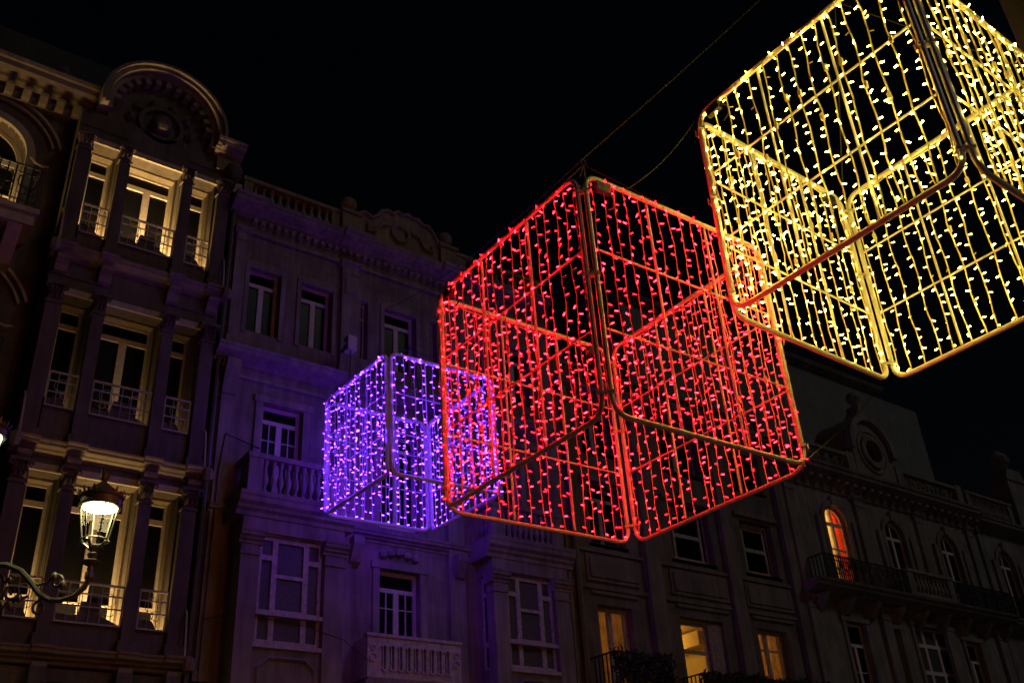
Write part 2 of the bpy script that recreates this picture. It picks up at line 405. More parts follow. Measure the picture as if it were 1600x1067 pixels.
def left_house():
    T = thing('ornate_house', 'tall stone house with uplit three window bay beneath a round arched pediment', 'house', (2.4, 0.5, 0))
    S, TR = 'stone_left', 'trim_left'
    arch = [(1.13, 0.78, 14.2, 15.85), (1.13, 0.78, 10.3, 11.95), (1.13, 0.78, 6.4, 8.05), (-2.3, 0.78, 14.2, 15.85), (-2.3, 0.78, 10.3, 11.95)]
    # flat wall beside the bay, set back half a metre
    mb = MB(); hs = [(c-h, c+h, a, b+h) for c, h, a, b in arch]
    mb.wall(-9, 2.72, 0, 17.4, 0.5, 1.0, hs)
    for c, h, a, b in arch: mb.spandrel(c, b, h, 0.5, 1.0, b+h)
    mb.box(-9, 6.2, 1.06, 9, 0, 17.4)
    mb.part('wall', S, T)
    for i, (c, h, a, b) in enumerate(arch):
        m = MB(); m.arc(c, b, h, h+0.17, 0, 180, 0.40, 0.56, 24)
        for sx in (-1, 1): m.box(c+sx*(h+0.085)-0.085, c+sx*(h+0.085)+0.085, 0.405, 0.56, a, b)
        sur = m.part('architrave', TR, T)
        m = MB(); m.arc(c, b, h+0.52, h+0.57, 20, 160, 0.43, 0.56, 24); m.arc(c, b, h+0.66, h+0.72, 20, 160, 0.40, 0.56, 24)
        m.part('hood_mould', TR, T)
        m = MB()
        for sx in (-1, 1): m.tube([(c+sx*(h+0.1), 0.42, b+0.02), (c+sx*(h+0.2), 0.40, b-0.1), (c+sx*(h+0.33), 0.40, b-0.13), (c+sx*(h+0.45), 0.42, b-0.08)], 0.045, 6, r1=0.02)
        m.part('label_stop', TR, T)
        arched_window(T, c, h-0.01, a, b, 0.78, f=0.1, bar=[a+0.8])
        m = MB(); m.box(c-1.1, c+1.1, -0.28, 0.52, a-0.45, a-0.2); m.box(c-1.16, c+1.16, -0.34, 0.52, a-0.2, a-0.08)
        for sx in (-0.8, 0.8): m.prism([(0.52, a-1.2), (0.3, a-1.1), (-0.15, a-0.55), (-0.2, a-0.45), (0.52, a-0.45)], c+sx-0.13, c+sx+0.13)
        bal = m.part('balcony', TR if a > 14 else S, T)
        iron_rail(bal, c-1.05, c+1.05, -0.22, a-0.04, a+0.95, 0.5, 14, scrolls=5, hbars=(a+0.75, a+0.1), r=0.016)
        if a > 14: uplight(bal, c-0.7, c+0.72, 0.42, a-0.079, 120)
    # bay
    Z = [dict(ledge=5.87, par=6.42, lin=8.93, s=520), dict(ledge=9.45, par=10.28, lin=12.62, s=80), dict(ledge=13.62, par=14.22, lin=16.48, s=1050)]
    W = [(3.08, 3.62), (3.87, 5.0), (5.25, 5.78)]
    piers = [(2.72, 3.08), (3.62, 3.87), (5.0, 5.25), (5.78, 6.14)]
    mb = MB(); mb.box(2.72, 6.14, 0, 1.0, 0, 5.6)
    for k, z in enumerate(Z):
        top = Z[k+1]['ledge']-0.3 if k < 2 else 17.3
        mb.box(2.72, 6.14, 0.0, 1.05, z['ledge']-0.3, z['ledge']-0.02)       # floor band behind the ledge
        mb.box(2.72, 6.14, 0.0, 1.05, z['lin'], top)                         # lintel band
        for (a, b) in piers: mb.box(a, b, 0.06, 1.05, z['ledge']-0.02, z['lin'])
    mb.part('bay_wall', S, T)
    for k, z in enumerate(Z):
        L = z['ledge']
        m = MB()
        for (a, b) in ((2.66, 3.1), (3.57, 3.92), (4.95, 5.3), (5.76, 6.2)): cornice(m, a, b, L-0.26, L+0.003, 0.34, 0.0)
        for (a, b) in ((3.1, 3.57), (3.92, 4.95), (5.3, 5.76)): cornice(m, a, b, L-0.25, L, 0.26, 0.0)
        led = m.part('ledge', 'ledge_left', T)
        for (a, b) in piers:
            c = (a+b)/2; m = MB(); m.prism([(0.02, L-0.62), (-0.10, L-0.56), (-0.14, L-0.40), (-0.24, L-0.34), (-0.25, L-0.262), (0.02, L-0.262)], c-0.12, c+0.12)
            m.part('console', 'ledge_left', led)
        for sx in (2.68, 6.18):   # carved bosses at the ends of the ledge
            m = MB(); m.lathe(sx, -0.3, [(0.01,-0.16),(0.09,-0.12),(0.12,0),(0.09,0.1),(0.01,0.15)], 8, L-0.13); m.part('boss', 'ledge_left', led, smooth=True)
        # scalloped parapet
        for (a, b) in W:
            p = z['par']; c = (a+b)/2; wd = b-a
            if wd > 0.8: prof = [(a, L), (b, L), (b, p-0.06), (b-0.12, p-0.02), (c+0.33, p+0.03), (c+0.22, p+0.06), (c+0.2, p+0.30), (c-0.12, p+0.30), (c-0.15, p+0.08), (c-0.25, p+0.04), (a+0.12, p+0.06), (a, p+0.05)]
            else: prof = [(a, L), (b, L), (b, p-0.10), (b-0.16, p-0.06), (b-0.24, p+0.08), (a, p+0.09)]
            MB().prism(prof, 0.0, 0.11, 'y').part('parapet', S, T)
            # window at the back of the recess
            zt = z['lin']-0.42
            if wd > 0.8: window(T, a, b, L+0.02, z['lin']-0.01, 0.52, french(a, b, L+0.02, z['lin']-0.01, zt, f=0.1, t=0.11, hbar=L+0.95), depth=0.09)
            else: window(T, a, b, L+0.02, z['lin']-0.01, 0.52, [(a+0.1, b-0.1, zt+0.05, z['lin']-0.1), (a+0.1, b-0.1, L+1.0, zt-0.06), (a+0.1, b-0.1, L+0.2, L+0.92)], depth=0.09)
            # moulded window surround inside the recess
            m = MB()
            for x0, x1 in ((a, a+0.05), (b-0.05, b)): m.box(x0, x1, 0.30, 0.52, L+0.02, z['lin']-0.002); 
            m.box(a+0.05, b-0.05, 0.34, 0.52, z['lin']-0.05, z['lin']-0.002)
            m.part('architrave', 'ledge_left', T)
            # raised lintel strip
            m = MB(); m.box(a-0.02, b+0.02, -0.035, 0.02, z['lin']-0.002, z['lin']+0.13); m.part('lintel', TR, T)
            uplight(T, a+0.04, b-0.04, 0.15, L+0.0, z['s'])
            # thin iron rail above the parapet
            iron_rail(T, a+0.01, b-0.01, -0.04, p-0.1, p+0.62, 0.03, 6 if wd > 0.8 else 3, scrolls=2 if wd > 0.8 else 1, hbars=(p+0.2, p+0.42), r=0.009, side=False, mat='lit_iron')
        # pilasters with leafy capitals
        for j, (a, b) in enumerate(piers):
            c = (a+b)/2; hw = 0.115 if j in (1, 2) else 0.14
            m = MB(); m.box(c-hw, c+hw, -0.1, 0.07, L+0.22, z['lin']-0.28); m.box(c-hw-0.05, c+hw+0.05, -0.15, 0.07, L+0.004, L+0.22)
            m.box(c-hw-0.025, c+hw+0.025, -0.125, 0.07, z['lin']-0.32, z['lin']-0.27)
            q = m.part('pilaster', S, T); capital(q, c, -0.1, z['lin']-0.27, z['lin']+0.12, hw*2, S, 0.17)
        # string lines on the frieze
        for x0, x1 in ((2.74, 3.75), (5.1, 6.1)): MB().box(x0, x1, -0.03, 0.01, z['lin']+0.38, z['lin']+0.43).part('string_course', S, T)
        # scrolled iron guard at the ends of each balcony
        for x in (2.74, 6.1): m = MB(); m.tube([(x, -0.28, L), (x, -0.2, L+0.55), (x, -0.16, L+0.78), (x, -0.05, L+0.92), (x, 0.03, L+0.88)], 0.022, 5); m.part('guard', TR, T)
    # carved brackets under the first ledge
    for (a, b) in piers:
        c = (a+b)/2; m = MB(); m.prism([(0.02, 4.6), (-0.06, 4.65), (-0.12, 4.9), (-0.2, 5.0), (-0.26, 5.3), (-0.24, 5.55), (0.02, 5.55)], c-0.13, c+0.13)
        for q in range(3): m.box(c-0.16, c+0.16, -0.1-0.05*q, 0.02, 4.75+0.27*q, 4.8+0.27*q)
        m.part('bracket', S, T)
    m = MB(); m.box(3.7, 5.2, -0.05, 0.02, 5.28, 5.34); m.box(3.75, 5.15, -0.08, 0.02, 5.34, 5.38); m.part('string_course', S, T)
    # main cornice left of the pediment with modillions
    m = MB(); cornice(m, -9, 3.0, 17.42, 17.95, 0.62, 0.5, 0.5); m.box(-9, 2.99, 0.36, 0.52, 17.2, 17.42)
    co = m.part('cornice', 'ledge_left', T)
    me = MB().prism([(0.02, -0.2), (-0.1, -0.17), (-0.22, -0.04), (-0.24, 0.02), (0.02, 0.02)], -0.08, 0.08).mesh('modillion', 'ledge_left')
    for i in range(17): inst('modillion', me, co, (-2.8+i*0.34, 0.36, 17.41))
    # short cornice right of the pediment
    m = MB(); cornice(m, 5.62, 6.3, 17.25, 17.62, 0.45, 0.02, 0.3); m.box(5.72, 6.2, -0.1, 0.5, 16.9, 17.25); m.part('cornice', 'ledge_left', T)
    m = MB(); m.lathe(6.12, -0.1, [(0.02,-0.42),(0.12,-0.34),(0.2,-0.16),(0.22,0),(0.16,0.14),(0.02,0.2)], 10, 16.95); m.part('carved_cartouche', S, T, smooth=True)
    # round pediment
    c, zc, r = 4.40, 17.72, 1.15
    m = MB(); m.halfdisc(c, zc, r, 0.12, 0.6, 24); m.box(c-r, c+r, 0.12, 0.6, 17.3, zc)
    ped = m.part('pediment', S, T)
    m = MB()
    m.arc(c, zc, r-0.02, r+0.10, -14, 190, -0.12, 0.6, 40); m.arc(c, zc, r+0.10, r+0.2, -14, 190, -0.28, 0.6, 40); m.arc(c, zc, r+0.2, r+0.27, -14, 190, -0.36, 0.6, 40)
    m.part('arch_moulding', 'ledge_left', ped)
    for i in range(13):
        a = R(10+160*i/12); m = MB(); x, zz = c+(r-0.1)*math.cos(a), zc+(r-0.1)*math.sin(a)
        m.box(-0.06, 0.06, -0.1, 0.16, -0.07, 0.09)
        ca, sa = math.cos(a-math.pi/2), math.sin(a-math.pi/2)
        m.v = [(x+p[0]*ca-p[2]*sa, p[1], zz+p[0]*sa+p[2]*ca) for p in m.v]
        m.part('modillion', 'ledge_left', ped)
    m = MB(); m.arc(c, zc-0.1, 0.42, 0.52, 0, 360, 0.0, 0.14, 24)
    for i in range(10):
        a = R(36*i); m.lathe(c+0.68*math.cos(a), 0.1, [(0.01,-0.12),(0.1,-0.07),(0.13,0.02),(0.08,0.1),(0.01,0.13)], 7, zc-0.1+0.62*math.sin(a))
    m.lathe(c, 0.06, [(0.02,-0.3),(0.2,-0.2),(0.26,0),(0.2,0.18),(0.02,0.28)], 10, zc-0.1)
    m.part('carved_relief', S, ped, smooth=True)
    # roof, chimneys and urns dim against the sky
    m = MB(); m.prism([(0.9, 17.4), (1.3, 19.9), (1.6, 20.2), (8.5, 20.2), (8.9, 17.4)], -9, 6.1); m.part('roof', 'slate', T)
    for x, yy in ((2.3, 0.75), (0.2, 0.75)):
        m = MB(); m.lathe(x, yy, [(0.16,0),(0.16,0.2),(0.06,0.28),(0.2,0.5),(0.24,0.68),(0.14,0.8),(0.05,0.95),(0.01,1.0)], 10, 17.95); m.part('urn', S, T, smooth=True)
    downpipe(T, 6.24, -0.05, 0, 16.4)
    return T
left_house()

# banner sign beside the left house
T = thing('hanging_sign', 'pale vertical sign with dark characters on the wall beside the uplit bay', 'sign', (1.7, 0.05, 10.2))
MB().box(1.36, 2.08, 0.03, 0.07, 10.3, 11.42).part('board', 'sign_white', T)
MB().box(1.66, 1.74, 0.07, 0.52, 11.2, 11.26).part('bracket', 'iron', T)
for ch, zz in (('2', 10.98), ('0', 10.56)):
    cu = bpy.data.curves.new('character', 'FONT'); cu.body = ch; cu.size = 0.5; cu.extrude = 0.006; cu.align_x = 'RIGHT'
    cu.materials.append(MAT['sign_ink'])
    tmp = bpy.data.objects.new('character', cu); cm = bpy.data.meshes.new_from_object(tmp); bpy.data.objects.remove(tmp)
    o = bpy.data.objects.new('character', cm); col.objects.link(o); o.parent = T; o.location = Vector((1.99, 0.022, zz)) - off_of(T); o.rotation_euler = (R(90), 0, 0)

# ------------------------------------------------------------------ the middle house: pale stone, oriels and balustraded roof
def oriel(T, u0, u1, S, TR):
    y = -0.6
    wu0, wu1 = u0+0.40, u1-0.44
    mb = MB(); mb.wall(u0+0.02, u1-0.02, 3.6, 8.75, y, y+0.2, [(wu0, wu1, 6.15, 8.18)])
    for x0, x1 in ((u0+0.02, u0+0.2), (u1-0.2, u1-0.02)):
        mb.box(x0, x1, y+0.2, 0, 3.6, 6.15); mb.box(x0, x1, y+0.2, 0, 8.18, 8.75); mb.box(x0, x1, -0.12, 0, 6.15, 8.18)
    mb.box(u0+0.02, u1-0.02, y+0.2, 0, 3.4, 3.6)
    o = mb.part('oriel', S, T)
    for x0, x1 in ((u0, u0+0.36), (u1-0.42, u1)):
        m = MB(); m.box(x0, x1, y-0.06, y+0.24, 5.0, 7.95); cornice(m, x0-0.06, x1+0.06, 7.95, 8.22, 0.14, y-0.06, 0.3); m.box(x0-0.02, x1+0.02, y-0.09, y+0.2, 7.74, 7.79)
        m.part('pilaster', TR, o)
    m = MB(); m.box(u0-0.0, u1+0.0, y-0.05, y+0.1, 8.22, 8.5); cornice(m, u0-0.16, u1+0.16, 8.5, 8.95, 0.2, y-0.05, 0.66)
    m.part('entablature', TR, o)
    a, b, c, d = wu0, wu1, 6.15, 8.18
    q = (b-a); v1, v2 = a+q*0.235, b-q*0.235
    panes = [(a+0.07, v1-0.03, c+0.08, 6.66), (v1+0.08, v2-0.08, c+0.08, 6.66), (v2+0.03, b-0.07, c+0.08, 6.66),
             (a+0.07, v1-0.03, 6.78, 7.72), (v2+0.03, b-0.07, 6.78, 7.72), (a+0.07, v1-0.03, 7.82, d-0.07), (v2+0.03, b-0.07, 7.82, d-0.07),
             (v1+0.08, v2-0.08, 6.8, 7.4), (v1+0.08, v2-0.08, 7.47, d-0.09)]
    window(o, a, b, c, d, y+0.05, panes, 'old_wood', 'glass_curtain', 0.08)
    m = MB(); m.box(a-0.02, b+0.02, y-0.04, y+0.06, 6.66, 6.74); m.box(a-0.04, b+0.04, y-0.05, y+0.04, 6.07, 6.147); m.part('sill', 'old_wood', o)
    # side light facing left
    f = MB(); f.wall(-0.4, -0.12, 6.15, 8.18, 0, 0.06, [(-0.36, -0.16, 6.2, 6.62), (-0.36, -0.16, 6.74, 7.7), (-0.36, -0.16, 7.8, 8.12)])
    f.v = [(u0+0.06+p[1], p[0], p[2]) for p in f.v]; f.f = [t[::-1] for t in f.f]
    sw = f.part('window', 'old_wood', o)
    inst('pane', unit_box('glass_dark'), sw, (u0+0.1, -0.39, 6.17), scale=(0.012, 0.26, 1.98))
    # sunk panel with chamfered outline under the window
    m = MB(); pts = [(a+0.1, y-0.02, 5.2), (a+0.1, y-0.02, 5.72), (a+0.3, y-0.02, 5.9), (b-0.3, y-0.02, 5.9), (b-0.1, y-0.02, 5.72), (b-0.1, y-0.02, 5.2)]
    m.tube(pts, 0.035, 4, True); m.part('panel_moulding', TR, o)
    balustrade(o, u0+0.04, u1-0.04, y+0.06, 8.95, 9.83, 9, TR, post=0.3, depth=0.18, name='balustrade')
    m = MB()
    for x in (u0+0.12, u1-0.12):
        m.box(x-0.08, x+0.08, y+0.17, -0.01, 8.955, 9.05); m.box(x-0.1, x+0.1, y+0.17, -0.01, 9.73, 9.825)
        for k in range(2): m.lathe(x, -0.3+0.17*k, [(0.06,0),(0.03,0.1),(0.075,0.24),(0.03,0.5),(0.06,0.68)], 8, 9.05)
    m.part('side_balustrade', TR, o, smooth=False)

def middle_house():
    T = thing('pale_stone_house', 'pale stone house with balustraded roof, ball finials and white framed windows behind violet cube', 'house', (10.8, 0, 0))
    S, TR = 'stone_mid', 'trim_mid'
    U0, U1 = 6.32, 15.25
    top = [(6.76, 7.52), (8.02, 8.82), (10.2, 11.1), (12.5, 13.3), (13.8, 14.56)]
    slits = [(9.58, 9.77), (11.53, 11.72)]
    row2 = [(7.30, 8.22), (10.12, 11.12), (13.1, 14.02)]
    low = [(10.13, 11.12)]
    holes = [(a, b, 12.92, 14.62) for a, b in top] + [(a, b, 13.0, 14.6) for a, b in slits] + [(a, b, 9.0, 11.27) for a, b in row2] + [(a, b, 5.75, 8.08) for a, b in low]
    mb = MB(); mb.wall(U0, U1, 0, 15.95, 0, 0.45, holes); mb.box(U0, U1, 0.5, 10, 0, 16.2)
    mb.part('wall', S, T)
    for a, b in top:
        w = window(T, a, b, 12.92, 14.62, 0.2, french(a, b, 12.92, 14.62, 14.24, f=0.08))
        m = MB(); m.box(a-0.1, a, -0.04, 0.03, 12.86, 14.55); m.box(b, b+0.1, -0.04, 0.03, 12.86, 14.55)
        m.prism([(a-0.1, 14.55), (b+0.1, 14.55), (b+0.1, 14.66), (b-0.05, 14.76), (a+0.05, 14.76), (a-0.1, 14.66)], -0.045, 0.03, 'y')
        m.part('architrave', TR, T)
    for a, b in slits: window(T, a, b, 13.0, 14.6, 0.2, [(a+0.04, b-0.04, 13.05, 14.15), (a+0.04, b-0.04, 14.22, 14.55)])
    for a, b in row2: window(T, a, b, 9.0, 11.27, 0.14, french(a, b, 9.0, 11.27, 10.92, f=0.085, bars=1, hbar=10.5))
    for a, b in low:
        window(T, a, b, 5.75, 8.08, 0.14, french(a, b, 5.75, 8.08, 7.68, f=0.085, bars=1, hbar=7.3))
    for a, b, zt in [(a, b, 11.27) for a, b in row2] + [(a, b, 8.08) for a, b in low]:
        m = MB(); m.box(a-0.16, a-0.002, -0.05, 0.03, zt-2.2, zt); m.box(b+0.002, b+0.16, -0.05, 0.03, zt-2.2, zt); m.box(a-0.2, b+0.2, -0.07, 0.03, zt+0.002, zt+0.16); m.part('architrave', TR, T)
    # shallow ornament above the middle windows
    for zt in (11.5, 8.36):
        m = MB()
        for k in range(5): m.lathe(10.62+(k-2)*0.2, -0.02, [(0.01,-0.1),(0.09,-0.04),(0.1,0.05),(0.01,0.12)], 7, zt+0.1-0.04*abs(k-2))
        m.part('carved_garland', TR, T, smooth=True)
    # pilasters
    for a, b in ((6.36, 6.62), (9.02, 9.44), (11.86, 12.28), (14.92, 15.22)):
        pilaster(T, a, b, 0, 12.45, 15.5, 0.10, TR, panel=(b-a) > 0.3)
        pilaster(T, a, b, 0, 5.5, 12.0, 0.09, TR)
    # roof cornice, breaking forward at the corners and the pilasters
    m = MB(); cornice(m, U0-0.05, U1, 15.86, 16.25, 0.36, 0, 0.45); m.box(U0, U1, -0.06, 0.02, 15.45, 15.52)
    co = m.part('cornice', TR, T)
    for a, b in ((6.16, 6.92), (8.92, 9.56), (11.76, 12.38), (14.7, 15.24)):
        m = MB(); cornice(m, a, b, 15.84, 16.262, 0.47, 0, 0.3); m.part('cornice_break', TR, co)
    me = MB().box(-0.045, 0.045, -0.09, 0.02, 0, 0.1).mesh('dentil', TR if False else MAT[TR])
    for i in range(44): inst('dentil', me, co, (6.75+i*0.19, -0.03, 15.74))
    # middle cornice
    m = MB(); cornice(m, 6.14, U1, 12.0, 12.36, 0.34, 0, 0.1); m.box(U0, U1, -0.05, 0.02, 11.72, 11.8)
    mc = m.part('string_cornice', TR, T)
    for x in (6.5, 9.25, 12.05, 15.05):
        m = MB(); m.prism([(0.0, 11.2), (-0.12, 11.25), (-0.2, 11.6), (-0.3, 11.9), (-0.3, 12.0), (0.0, 12.0)], x-0.15, x+0.15); m.part('corbel', TR, mc)
    m = MB(); cornice(m, U0, U1, 8.62, 8.86, 0.16, 0, 0.05); m.part('string_course', TR, T)
    # roof balustrade, posts, balls and the curved parapet
    y = 0.12
    balustrade(T, 6.45, 8.95, y, 16.27, 17.05, 10, TR, post=0.22, depth=0.22)
    balustrade(T, 12.4, 15.15, y, 16.27, 17.05, 11, TR, post=0.22, depth=0.22)
    for x in (9.22, 12.1):
        m = MB(); m.box(x-0.24, x+0.24, y-0.2, y+0.22, 16.27, 17.0); m.box(x-0.29, x+0.29, y-0.25, y+0.27, 17.0, 17.09)
        m.lathe(x, y, [(0.12,0),(0.07,0.06),(0.08,0.09)] + [(0.22*math.sin(R(t)), 0.3-0.22*math.cos(R(t))) for t in range(25, 181, 15)], 16, 17.09)
        m.part('ball_finial', TR, T, smooth=True)
    outline = [(9.48, 16.27), (9.48, 17.2), (9.62, 17.28), (9.85, 17.2), (10.0, 17.32), (10.12, 17.52), (10.3, 17.6), (10.45, 17.55), (10.6, 17.68), (10.72, 17.62), (10.9, 17.7), (11.05, 17.62), (11.2, 17.66), (11.35, 17.54), (11.52, 17.56), (11.66, 17.4), (11.78, 17.2), (11.84, 17.1), (11.84, 16.27)]
    m = MB(); m.prism(outline[::-1], y-0.12, y+0.2, 'y'); m.tube([(p[0], y-0.13, p[1]-0.03) for p in outline[1:-1]], 0.06, 6)
    ped = m.part('curved_parapet', TR, T)
    m = MB(); m.arc(10.66, 16.95, 0.2, 0.28, 0, 360, y-0.2, y-0.1, 18)
    for sx in (-1, 1): m.tube([(10.66+sx*0.3, y-0.16, 17.1), (10.66+sx*0.55, y-0.16, 17.05), (10.66+sx*0.75, y-0.16, 16.75), (10.66+sx*0.95, y-0.16, 16.7), (10.66+sx*0.95, y-0.16, 16.9)], 0.05, 6)
    m.part('scroll_relief', TR, ped)
    # oriels
    oriel(T, 6.82, 8.98, S, TR); oriel(T, 12.62, 14.76, S, TR)
    # pierced stone balcony under the middle window
    m = MB(); m.box(9.5, 11.8, -0.66, 0, 5.5, 5.66); m.box(9.56, 11.74, -0.62, -0.48, 5.66, 5.72)
    b = m.part('balcony', TR, T)
    m = MB(); n = 9; hs = []
    for i in range(n): hs.append((9.82+i*(1.66/n)+0.05, 9.82+(i+1)*(1.66/n)-0.03, 5.86, 6.36))
    m.wall(9.56, 11.74, 5.72, 6.5, -0.6, -0.5, hs); m.box(9.53, 11.77, -0.63, -0.47, 6.5, 6.56)
    for h in hs: m.arc((h[0]+h[1])/2, 6.3, (h[1]-h[0])/2-0.012, (h[1]-h[0])/2+0.02, 0, 180, -0.63, -0.52, 8); m.arc((h[0]+h[1])/2, 5.92, (h[1]-h[0])/2-0.012, (h[1]-h[0])/2+0.02, 180, 360, -0.63, -0.52, 8)
    for h in hs: m.box((h[0]+h[1])/2-0.012, (h[0]+h[1])/2+0.012, -0.58, -0.53, 5.86, 6.36)
    for x in (9.68, 11.62): m.arc(x, 6.1, 0.06, 0.09, 0, 360, -0.63, -0.5, 14); m.arc(x, 6.28, 0.04, 0.06, 0, 360, -0.63, -0.5, 12)
    for x in (9.56, 11.66): m.box(x, x+0.08, -0.49, 0, 5.72, 6.5)
    m.part('pierced_parapet', 'old_wood', b)
    # drain pipe and cable on the left corner
    m = MB(); m.tube([(6.42, -0.13, 5), (6.44, -0.12, 9.5), (6.52, -0.1, 10.35), (7.28, -0.06, 10.2)], 0.012, 5); m.part('wall_cable', 'iron', T)
    m = MB(); m.tube([(6.42, -0.13, 6.6), (6.8, -0.64, 6.62), (8.0, -0.68, 6.55), (9.0, -0.66, 6.35), (9.6, -0.62, 6.0)], 0.007, 4); m.part('wall_cable', 'iron', T)
    # brackets under oriel slabs
    for x in (12.1, 9.5):
        m = MB(); m.prism([(0.0, 8.0), (-0.15, 8.1), (-0.3, 8.45), (-0.3, 8.6), (0.0, 8.6)], x-0.12, x+0.12); m.part('corbel', TR, T)
    return T
middle_house()

# ------------------------------------------------------------------ rooms with the light on
def room(T, u0, u1, z0, z1, y, power, c, depth=2.4, mat='room_wall', cornice_on=False):
    m = MB()
    m.add([(u0,y,z0),(u1,y,z0),(u1,y+depth,z0),(u0,y+depth,z0),(u0,y,z1),(u1,y,z1),(u1,y+depth,z1),(u0,y+depth,z1)], [(0,1,2,3),(4,7,6,5),(1,5,6,2),(3,2,6,7),(0,3,7,4)])
    if cornice_on:
        m.box(u0+0.002, u1-0.002, y+depth-0.22, y+depth-0.01, z1-0.16, z1-0.01); m.box(u0+0.01, u0+0.2, y+0.05, y+depth-0.23, z1-0.16, z1-0.01); m.box(u1-0.5, u1-0.3, y+0.3, y+depth, z1-0.55, z1-0.17)
    o = m.part('room', mat, T)
    m = MB(); m.lathe((u0+u1)/2, y+depth*0.55, [(0.02,0.1),(0.1,0.02),(0.13,-0.08),(0.08,-0.18),(0.01,-0.2)], 10, z1-0.35)
    m.part('ceiling_lamp', emit('room_lamp', c, power), o, smooth=True)
    return o

